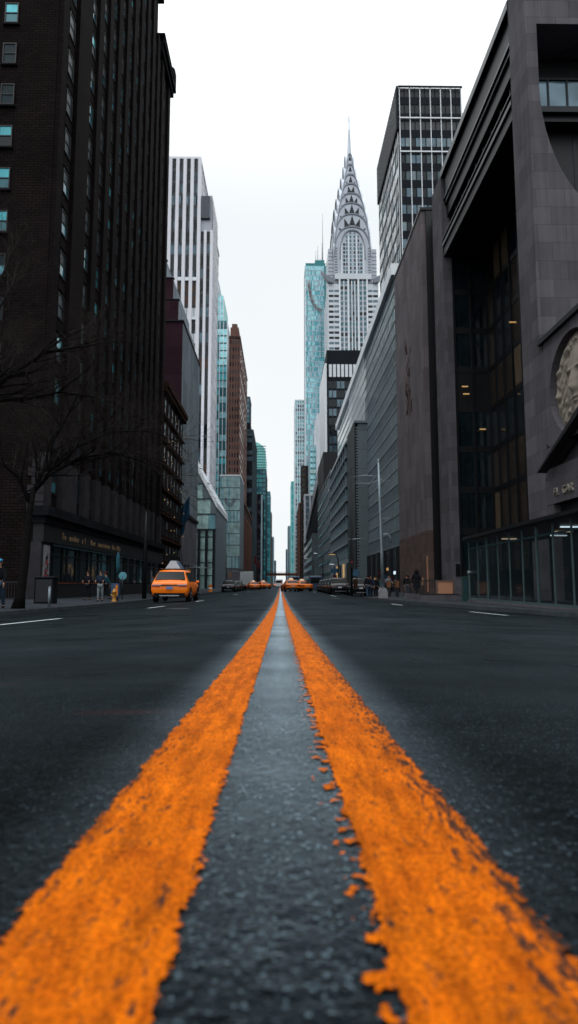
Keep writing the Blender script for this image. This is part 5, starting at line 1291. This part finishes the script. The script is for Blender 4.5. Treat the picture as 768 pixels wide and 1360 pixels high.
def person(x, y, rz, pose, top, legs, label, group='pedestrians on the pavements', scale=1.0, hat=None, hood=False, bag=None, coat=False):
    z = walk_z(x, y) if (x > rcurb(y) or x < -9) else road_z(x, y)
    r = thing('person', (x, y, z + .012), label, 'person', group, radians(rz)); r.scale = (scale,) * 3
    b, j, t_, J = POSES[pose]
    link('body', b, r); link('face', FACE, r); link('hair', HAIR, r); link('jacket', with_mat(j, top), r); link('trousers', with_mat(t_, legs), r); link('shoes', SHOES[pose], r)
    if coat:
        mb = MB(); mb.lathe([(.235, .62), (.225, .80), (.20, 1.02), (.19, 1.2)], 14); o = mb.build('coat_skirt', top, r, org=(0, 0, 0))
        for v_ in o.data.vertices: v_.co.y *= .75
    if hat:
        mb = MB(); mb.ell((0, .04, 1.735), (.105, .12, .07), 0, 12, 6); mb.box(-.07, .07, .13, .22, 1.70, 1.715); mb.build('cap', hat, r, org=(0, 0, 0))
    if hood:
        mb = MB(); mb.ell((0, .0, 1.60), (.15, .12, .13), 0, 12, 8); mb.build('hood', top, r, org=(0, 0, 0))
    if bag:
        mb = MB(); mb.ell((0, -.20, 1.22), (.16, .10, .24), 0, 12, 8); mb.build('backpack', bag, r, org=(0, 0, 0))
    return r
person(9.0, 42.5, 8, 'walk', 'cloth_black', 'cloth_black', 'person in bulky dark hooded jacket walking away, largest figure on the right pavement', hood=True, bag='cloth_black', coat=True, scale=1.04)
specs = [(7.0, 50, 180, 'walk', 'cloth_navy', 'cloth_denim', 'person in navy jacket walking toward the camera near the street light'),
 (7.7, 52, 170, 'stand', 'cloth_black', 'cloth_black', 'person in black standing left of the street light base'),
 (6.6, 48.5, 0, 'walk', 'cloth_black', 'cloth_denim', 'person in black walking away at the kerb corner'),
 (8.4, 56, 180, 'walk', 'cloth_teal', 'cloth_navy', 'person in teal jacket coming along the right pavement'),
 (9.3, 58, 0, 'walk', 'cloth_grey', 'cloth_black', 'person in grey coat walking away behind the street light'),
 (10.2, 60, 180, 'walk', 'cloth_black', 'cloth_black', 'person in black nearest the dark entrance wall'),
 (8.9, 53, 200, 'hold', 'cloth_pale', 'cloth_denim', 'person in pale top holding something, right of the street light'),
 (10.6, 66, 180, 'walk', 'cloth_red', 'cloth_black', 'person in red jacket far along the right pavement'),
 (9.2, 68, 0, 'walk', 'cloth_navy', 'cloth_black', 'person in navy walking away by the louvred building'),
 (7.9, 63, 10, 'walk', 'cloth_brown', 'cloth_black', 'person in brown coat beside the parked black suvs'),
 (10.3, 52.5, 180, 'stand', 'cloth_black', 'cloth_grey', 'person in black with grey trousers standing mid pavement on the right'),
 (11.3, 57, 90, 'walk', 'cloth_navy', 'cloth_navy', 'person in navy crossing the right pavement toward the wall'),
 (11.2, 72, 180, 'walk', 'cloth_grey', 'cloth_denim', 'distant person in grey under the bright shop signs')]
for q in specs: person(*q)
person(-10.3, 23.7, 190, 'walk', 'cloth_black', 'cloth_denim', 'person in black with a bright blue cap at the left edge', hat='cap_blue', bag='cloth_black')
person(-13.6, 31.0, 180, 'stand', 'cloth_black', 'cloth_black', 'dark figure standing behind the tree trunk by the brick corner')
person(-11.8, 39.6, 170, 'hold', 'cloth_black', 'cloth_black', 'person in black holding a pale phone by the shop windows')
person(-11.6, 43, 90, 'walk', 'cloth_teal', 'cloth_black', 'person in teal top with red hat passing the shop windows', hat='banner_red')
person(-10.3, 37.0, 180, 'hold', 'cloth_navy', 'cloth_pale', 'person in dark blue coat and pale trousers beside the yellow hydrant')
person(-10.9, 55, 180, 'walk', 'cloth_grey', 'cloth_black', 'person in grey walking by the kerb behind the parked taxi suv')
person(-10.4, 62, 0, 'walk', 'cloth_red', 'cloth_black', 'person in dark red jacket on the left pavement past the taxi suv')
person(-10.1, 68, 180, 'walk', 'cloth_brown', 'cloth_denim', 'person in brown on the left pavement before the glass building')
person(-10.8, 73, 180, 'walk', 'cloth_black', 'cloth_denim', 'person in black on the left pavement near the orange barrel')

# ================================================================== TREES
def bare_tree(name, base, segs, label, seed=1, group='bare street trees', rmain=.17, depth=5, spread=.55):
    rn = random.Random(seed)
    r = thing(name, base, label, 'tree', group)
    tr = MB(); trunk, limbs = segs
    pts = [Vector(p) for p in trunk]
    tr.tube(pts, [rmain * (1.35 if i == 0 else 1 - .12 * i) for i in range(len(pts))], 10); tr.build('trunk', 'bark', r, org=(0, 0, 0))
    tw = MB()
    def grow(p, d, L, rad, k):
        pp = [p]; rr = [rad]; n = 5 if k > 2 else 4
        for i in range(n):
            d = (d + Vector((rn.uniform(-1, 1), rn.uniform(-1, 1), rn.uniform(-.75, .85))) * .23).normalized()
            p = p + d * (L / n); pp.append(p); rr.append(rad * (1 - .62 * (i + 1) / n))
            if k > 0 and i >= 1:
                for _ in range(1 if rn.random() < .45 else 2):
                    dd = (d + Vector((rn.uniform(-1, 1), rn.uniform(-1, 1), rn.uniform(-.55, .9))) * .95).normalized()
                    grow(p, dd, L * rn.uniform(.5, .72), rr[-1] * .62, k - 1)
        tw.tube(pp, rr, 6 if rad > .03 else 3, 0 if rad > .018 else 1, cap=False)
    for (lp, lr) in limbs:
        lp = [Vector(p) for p in lp]; n = len(lp)
        lm = MB(); rad = [lr * (1 - .72 * i / (n - 1)) for i in range(n)]; lm.tube(lp, rad, 7); lm.build('limb', 'bark', r, org=(0, 0, 0))
        for i in range(1, n):
            d = (lp[i] - lp[i - 1]).normalized()
            for _ in range(5 if i < n - 1 else 5):
                dd = (d * (.9 if i == n - 1 else .5) + Vector((rn.uniform(-1, 1), rn.uniform(-1, 1), rn.uniform(-.5, .9))) * .7).normalized()
                grow(lp[i] - (lp[i] - lp[i - 1]) * rn.random() * .8, dd, rn.uniform(1.2, 2.2), max(rad[i] * .5, .014), 3)
    tw.build('crown', ['bark', 'bark_twig'], r, org=(0, 0, 0), fix=False)
    return r
zt_ = walk_z(-9.7, 24)
bare_tree('street_tree', (-9.7, 24, zt_), ([(0, 0, -.05), (.08, 0, .5), (.20, 0, 2.0), (.27, 0, 3.6), (.34, .1, 4.5)],
   [([(.34, .1, 4.4), (.9, .2, 5.1), (1.9, .4, 5.7), (3.1, .6, 6.05), (4.3, .8, 5.7), (5.0, .9, 5.1)], .10),
    ([(.9, .2, 5.1), (1.8, .5, 6.2), (3.0, .9, 6.9), (4.4, 1.2, 7.0), (5.6, 1.4, 6.6)], .07),
    ([(.28, 0, 3.9), (-.2, -.1, 5.0), (-1.1, -.3, 5.6), (-2.2, -.5, 5.3)], .08),
    ([(.30, .1, 4.3), (.5, .6, 5.3), (1.3, 1.3, 6.3), (2.4, 1.9, 7.2), (3.6, 2.2, 7.7)], .085),
    ([(.9, .2, 5.0), (1.0, .0, 6.2), (1.7, -.2, 7.4), (2.3, -.3, 8.8), (2.6, -.2, 10.2)], .06)]),
   'bare street tree with curved dark trunk in front of the shop front, left', 5, rmain=.19)
bare_tree('street_tree', (-12.6, 21, walk_z(-12.6, 21)), ([(0, 0, -.05), (.3, 0, 2.0), (.9, 0, 3.6), (1.9, .1, 5.6)],
   [([(1.9, .1, 5.6), (2.5, .2, 7.0), (3.4, .3, 8.0), (4.6, .4, 8.8), (6.0, .6, 9.1)], .13),
    ([(2.4, .2, 6.8), (2.8, .0, 8.2), (2.9, -.1, 9.8), (3.6, -.1, 11.2)], .08),
    ([(1.9, .1, 5.6), (1.6, .5, 7.5), (1.9, .6, 9.5), (2.6, .8, 11.5), (3.2, .9, 13.2)], .10),
    ([(2.5, .2, 7.0), (3.6, .8, 7.2), (4.8, 1.2, 7.6), (6.0, 1.5, 7.5)], .08)]),
   'leaning bare tree reaching in from beyond the left edge', 11, rmain=.20)

# ================================================================== STREET FURNITURE
def pole_thing(name, x, y, label, cat, group=None): return thing(name, (x, y, walk_z(x, y)), label, cat, group)
def tb(root, nm_, mt, pts, rad, n=10):
    mb = MB(); mb.tube(pts, rad, n); return mb.build(nm_, mt, root, org=(0, 0, 0))
def bxs(root, nm_, mt, *bs):
    mb = MB()
    for b in bs: mb.box(*b)
    return mb.build(nm_, mt, root, org=(0, 0, 0))
t = pole_thing('street_light', 6.35, 40, 'tall pale steel light pole on a concrete block at the right kerb corner', 'street light')
o = bxs(t, 'base_block', 'concrete_block', (-.26, .26, -.26, .26, 0, .42)); mb = MB(); mb.prism([(-.26, .42), (.26, .42), (.16, .62), (-.16, .62)], 'y', -.25, .25); mb.build('base_cap', 'concrete_block', t, org=(0, 0, 0))
tb(t, 'pole', 'pole_steel', [(0, 0, .5), (-.03, 0, 3), (-.10, 0, 6), (-.15, 0, 8.6)], [.12, .10, .085, .07], 12)
mb = MB(); mb.ell((-.15, 0, 8.65), (.09, .09, .12)); mb.build('cap', 'pole_steel', t, org=(0, 0, 0))
tb(t, 'curved_arm', 'pole_steel', [(-.03, 0, 3.95), (.35, 0, 3.98), (.50, 0, 3.85), (.54, 0, 3.4)], [.03, .03, .045, .05], 8)
tb(t, 'signal_arm', 'pole_steel', [(-.08, 0, 7.6), (-.9, .2, 7.75), (-1.9, .4, 7.65)], [.03, .022, .015], 6)
tb(t, 'signal_arm', 'pole_steel', [(-.08, 0, 7.4), (-.8, .1, 7.2), (-1.7, .2, 7.25)], [.025, .02, .015], 6)
tb(t, 'side_arm', 'pole_steel', [(-.07, 0, 5.0), (.3, 0, 4.95), (.55, 0, 5.05)], [.02, .02, .02], 6); tb(t, 'side_arm', 'pole_steel', [(-.12, 0, 7.5), (.3, 0, 7.3), (.6, 0, 7.4)], [.02, .02, .015], 6)
t = pole_thing('signal_pole', 6.3, 57, 'dark thin signal pole with white arm and blue sign, left of the pale light pole', 'traffic signal')
tb(t, 'pole', 'metal_dark', [(0, 0, 0), (0, 0, 4), (.05, 0, 11.5)], [.11, .09, .06], 8)
tb(t, 'arm', 'pole_steel', [(-.25, 0, 5.0), (.6, 0, 5.05), (1.25, 0, 5.05)], [.06, .05, .04], 6)
bxs(t, 'sign', 'sign_blue', (.10, .62, -.06, -.02, 1.75, 2.35)); bxs(t, 'sign_panel', 'brick_orange', (.14, .52, -.05, -.02, .7, 1.5))
o = bxs(t, 'signal_head', 'black_trim', (-.18, .18, -.3, -.06, 2.5, 3.4)); mb = MB(); mb.ell((0, -.31, 2.95), (.09, .03, .09)); mb.build('lens', 'poster_red', o, org=(0, 0, 0))
def lamp(x, y, h, reach, label, glow='lamp_warm', col='metal_dark'):
    t = pole_thing('street_lamp', x, y, label, 'street lamp', 'street lamps along the road')
    tb(t, 'pole', col, [(0, 0, 0), (0, 0, h * .9), (-.2, 0, h), (-reach, 0, h + .2)], [.10, .07, .05, .04], 8)
    mb = MB(); mb.ell((-reach - .35, 0, h + .16), (.55, .2, .12), 0, 12, 6); o = mb.build('lamp_head', col, t, org=(0, 0, 0))
    mb = MB(); mb.ell((-reach - .35, 0, h + .07), (.42, .15, .07), 0, 10, 5); mb.build('lamp_glass', glow, o, org=(0, 0, 0)); return t
lamp(7.0, 78, 4.6, .4, 'street lamp glowing amber left of the grey ribbed corner')
lamp(8.9, 96, 4.0, .9, 'second street lamp, small pale one further down the right side', 'lamp_cool')
lamp(8.9, 135, 7.5, 1.2, 'third street lamp on the right, in front of the plain grey block', 'lamp_cool')
lamp(8.9, 175, 8.0, 1.4, 'farthest street lamp on the right side', 'lamp_cool')
t = pole_thing('street_sign_pole', 8.8, 104, 'pole with blue street sign near the blue van', 'sign')
tb(t, 'pole', 'metal_dark', [(0, 0, 0), (0, 0, 4)], .05, 6); bxs(t, 'sign', 'sign_blue', (-.7, .5, -.05, -.01, 2.9, 3.6)); bxs(t, 'lower_sign', 'banner_red', (-.3, .3, -.05, -.01, 1.9, 2.5))
for (x, y, h, lb) in ((-9.5, 62, 5.2, 'signal pole with thin arm behind the taxi suv'), (-9.5, 112, 6.5, 'signal pole in front of the pale green glass block')):
    t = pole_thing('signal_pole', x, y, lb, 'traffic signal', 'signal poles on the left kerb')
    tb(t, 'pole', 'metal_dark', [(0, 0, 0), (0, 0, h)], [.10, .07], 8); tb(t, 'arm', 'metal_mid', [(0, 0, h * .5), (1.2, 0, h * .52), (3.0, 0, h * .5)], [.05, .04, .03], 6)
    bxs(t, 'signal_head', 'hydrant_yellow', (.55, .85, -.15, .15, h * .5 - .95, h * .5 - .1))
for (y, h) in ((227, 8.5), (252, 8), (280, 8)):
    t = pole_thing('banner_pole', -9.6, y, 'pole with narrow dark red banner, ' + {227: 'nearest', 252: 'middle', 280: 'farthest'}[y] + ' of the three on the left', 'banner', 'banner poles')
    tb(t, 'pole', 'metal_dark', [(0, 0, 0), (0, 0, h + 3)], [.10, .07], 6); bxs(t, 'banner', 'banner_red', (.15, .85, -.03, .03, h - .5, h + 2.4)); bxs(t, 'bracket', 'metal_dark', (0, .9, -.02, .02, h + 2.41, h + 2.47))
t = pole_thing('dark_pole', -9.6, 45.5, 'slim black post before the shop sign, at the end of the dark tower', 'post')
tb(t, 'pole', 'black_trim', [(0, 0, 0), (0, 0, 4.5), (0, 0, 6.2)], [.16, .13, .05], 8)
t = pole_thing('bollard_post', -9.2, 25.8, 'short pale green post at the left kerb', 'bollard')
tb(t, 'post', 'pole_steel', [(0, 0, 0), (0, 0, .78)], .05, 8); mb = MB(); mb.ell((0, 0, .79), (.055, .055, .04)); mb.build('cap', 'pole_steel', t, org=(0, 0, 0))
t = pole_thing('wrapped_pole', -10.1, 40, 'thin pole wrapped in pale blue sheet before the shop front', 'pole')
tb(t, 'pole', 'metal_dark', [(0, 0, 0), (0, 0, 3.0)], .05, 8); mb = MB(); mb.tube([(0, -.02, 1.6), (.02, 0, 2.1), (-.02, 0, 2.6), (0, 0, 2.95)], [.08, .14, .12, .05], 8); mb.build('wrapping', 'cloth_teal', t, org=(0, 0, 0))
t = pole_thing('fire_hydrant', -9.35, 36.4, 'yellow fire hydrant at the left kerb in front of the taxi suv', 'fire hydrant')
mb = MB(); mb.lathe([(.16, 0), (.16, .05), (.11, .07), (.11, .50), (.14, .52), (.14, .57), (.11, .62), (.05, .70), (.03, .74)], 14); mb.build('barrel', 'hydrant_yellow', t, org=(0, 0, 0))
for sg in (-1, 1):
    mb = MB(); mb.lathe([(.06, sg * .10), (.06, sg * .19)], 10, axis='x', c=(0, 0, .38)); mb.build('outlet', 'hydrant_yellow', t, org=(0, 0, 0))
mb = MB(); mb.lathe([(.075, -.19), (.075, -.1)], 10, axis='y', c=(0, 0, .34)); mb.build('pumper_cap', 'hydrant_yellow', t, org=(0, 0, 0))
t = pole_thing('parking_sign', -10.4, 42.5, 'round pale blue sign on a dark post behind the hydrant', 'sign')
tb(t, 'post', 'metal_dark', [(0, 0, 0), (0, 0, 1.5)], .035, 6); mb = MB(); mb.lathe([(.26, -.02), (.26, .02)], 20, axis='y', c=(0, 0, 1.55)); mb.build('disc', 'glass_cyan_soft', t, org=(0, 0, 0))
t = pole_thing('news_box', -9.6, 37.6, 'dark news box with orange and white panel beside the hydrant', 'news box')
bxs(t, 'cabinet', 'car_blue', (-.22, .22, -.2, .2, .25, 1.05)); bxs(t, 'panel', 'orange_barrel', (.05, .18, -.215, -.201, .35, .95)); bxs(t, 'leg', 'metal_dark', (-.18, -.12, -.05, .05, 0, .249)); bxs(t, 'leg', 'metal_dark', (.12, .18, -.05, .05, 0, .249))
for (x, y, lb) in ((-10.2, 78, 'orange traffic barrel past the taxi suv, nearest'), (-9.8, 90, 'orange traffic barrel further along the left pavement'), (9.6, 112, 'orange barrel by the blue van on the right')):
    t = pole_thing('traffic_barrel', x, y, lb, 'traffic barrel', 'orange traffic barrels')
    mb = MB(); mb.lathe([(.34, 0), (.34, .06), (.28, .08), (.24, .9), (.20, 1.05)], 14); mb.build('drum', 'orange_barrel', t, org=(0, 0, 0)); mb = MB(); mb.lathe([(.275, .4), (.265, .6)], 14); mb.build('reflective_band', 'car_white', t, org=(0, 0, 0))
t = pole_thing('barricade', -13.2, 33.5, 'pale mesh barricade panel standing by the brick corner', 'barrier')
bxs(t, 'frame', 'metal_dark', (-1.1, 1.1, -.02, .02, 1.0, 1.05), (-1.1, 1.1, -.02, .02, .15, .2), (-1.1, -1.05, -.02, .02, 0, .999), (1.05, 1.1, -.02, .02, 0, .999))
bxs(t, 'bar', 'metal_dark', *[(-1.0 + .14 * k, -.98 + .14 * k, -.01, .01, .2, .999) for k in range(15)])
t = pole_thing('street_cabinet', -11.3, 31.2, 'grey utility cabinet behind the bare tree', 'cabinet')
bxs(t, 'cabinet', 'stone_dark', (-.45, .45, -.3, .3, 0, 1.25)); bxs(t, 'lid', 'metal_dark', (-.5, .5, -.34, .34, 1.252, 1.3)); bxs(t, 'door', 'metal_dark', (-.38, .38, -.315, -.302, .1, 1.15))

# subway stair enclosure, right kerb
t = pole_thing('stair_enclosure', 8.05, 33, 'low railed stair enclosure with glowing orange-pink end panel at the right kerb', 'stair enclosure')
bxs(t, 'parapet', 'granite', (-.85, 1.1, 0, .18, 0, .32), (-.85, -.67, .181, 4.5, 0, .32), (.92, 1.1, .181, 4.5, 0, .32))
bxs(t, 'parapet_top', 'metal_dark', (-.87, 1.12, -.02, .2, .322, .36))
bxs(t, 'lit_panel', 'lightbox_orange', (.02, .80, .04, .12, .362, .98)); bxs(t, 'panel_frame', 'granite_plinth', (-.08, .018, .0, .16, .362, 1.05), (.802, .90, 0, .16, .362, 1.05), (.02, .80, 0, .16, .982, 1.05))
bxs(t, 'rail', 'metal_dark', (-.85, -.09, .05, .11, 1.0, 1.05), (-.81, -.75, .12, 4.4, 1.0, 1.05)); 
for k in range(6): bxs(t, 'baluster', 'metal_dark', (-.85 + .145 * k, -.825 + .145 * k, .06, .09, .362, .999))
for k in range(14): bxs(t, 'baluster', 'metal_dark', (-.795, -.77, .4 + .3 * k, .425 + .3 * k, .322, .999))
t = pole_thing('ticket_kiosk', 9.35, 31.9, 'narrow green kiosk with pale rounded top at the end of the glass shelter', 'kiosk')
bxs(t, 'cabinet', 'sign_green', (-.28, -.02, 0, .3, 0, 1.25)); bxs(t, 'post', 'metal_mid', (.0, .09, 0, .09, 0, 1.38)); mb = MB(); mb.lathe([(.09, -.12), (.10, -.1), (.10, .32), (.09, .34)], 10, axis='x', c=(.08, 0, 1.42)); mb.build('cap', 'metal_mid', t, org=(0, 0, 0))
bxs(t, 'panel', 'teal_trim', (-.25, -.05, -.012, -.002, .5, 1.1))
for (x, y, lb) in ((8.6, 47.5, 'orange newspaper box right of the walking hooded person'), (7.9, 47, 'orange lit bin left of the walking hooded person')):
    t = pole_thing('newspaper_box', x, y, lb, 'news box', 'orange boxes on the right pavement')
    bxs(t, 'cabinet', 'box_orange', (-.14, .14, -.14, .14, .7, 1.2)); bxs(t, 'stand', 'metal_dark', (-.1, .1, -.1, .1, 0, .699))

# glass shelter along the right kerb
t = thing('glass_shelter', (9.4, 12, walk_z(9.4, 20)), 'long teal-framed glass shelter along the right kerb under the granite building', 'shelter')
zz = 0
Ls = 20.0; Hs = 2.95
part_l = lambda nm_, mt, *bs: bxs(t, nm_, mt, *bs)
for k in range(15):
    y = k * 1.42
    w_ = .085 if k % 4 == 0 else .055
    part_l('post', 'frame_teal', (-w_ / 2, w_ / 2, y - w_ / 2, y + w_ / 2, .0, Hs))
    if k < 14: part_l('glass_panel', 'glass_clear', (-.006, .006, y + .05, y + 1.37, .16, 2.5)); 
part_l('base_rail', 'frame_teal', (-.07, .07, -.1, Ls, .055, .14)); part_l('head_rail', 'teal_trim', (-.035, .035, -.1, Ls, 2.53, 2.59))
part_l('roof_beam', 'bronze', (-.22, 3.3, -.2, Ls + .1, Hs + .002, Hs + .22)); part_l('gutter', 'bronze_edge', (-.30, -.222, -.2, Ls + .1, Hs + .06, Hs + .12))
part_l('kerb_plinth', 'granite', (-.16, 3.2, -.2, Ls + .05, -.3, .05))
part_l('end_frame', 'teal_trim', (.4, .45, Ls - .05, Ls, .06, Hs), (1.0, 1.05, Ls - .05, Ls, .06, Hs), (1.8, 1.85, Ls - .05, Ls, .06, Hs), (.05, 3.2, Ls - .05, Ls, 2.5, 2.56))
for k in range(9): part_l('rear_post', 'bronze_edge', (3.0, 3.08, 1.2 + 2.3 * k, 1.28 + 2.3 * k, .06, Hs))
for k in range(7):
    part_l('ceiling_light', 'lamp_cool' if k % 2 else 'roof_lamp', (.9 + .7 * (k % 3), 1.6 + .7 * (k % 3), 5 + 2.1 * k, 5.09 + 2.1 * k, Hs - .06, Hs - .02))
t2 = thing('stone_bench', (11.4, 22.5, walk_z(11.4, 22.5)), 'plain stone block bench inside the glass shelter', 'bench')
bxs(t2, 'seat', 'granite_plinth', (-.3, .3, -1.2, 1.2, .36, .46)); bxs(t2, 'support', 'granite', (-.22, .22, -1.0, -.7, 0.05, .359)); bxs(t2, 'support', 'granite', (-.22, .22, .7, 1.0, .05, .359))
# manhole-like utility lids in the road
for (x, y, lb) in ((-3.0, 19, 'round iron cover in the left lane before the taxi suv'), (3.4, 40, 'round iron cover in the right lane')):
    mb = MB(); mb.lathe([(.34, 0), (.34, .012)], 24, c=(x, y, road_z(x, y) - .002)); wbuild(mb, 'manhole_cover', 'metal_dark', lb, 'manhole cover', 'iron covers in the road', base=(x, y, road_z(x, y)))
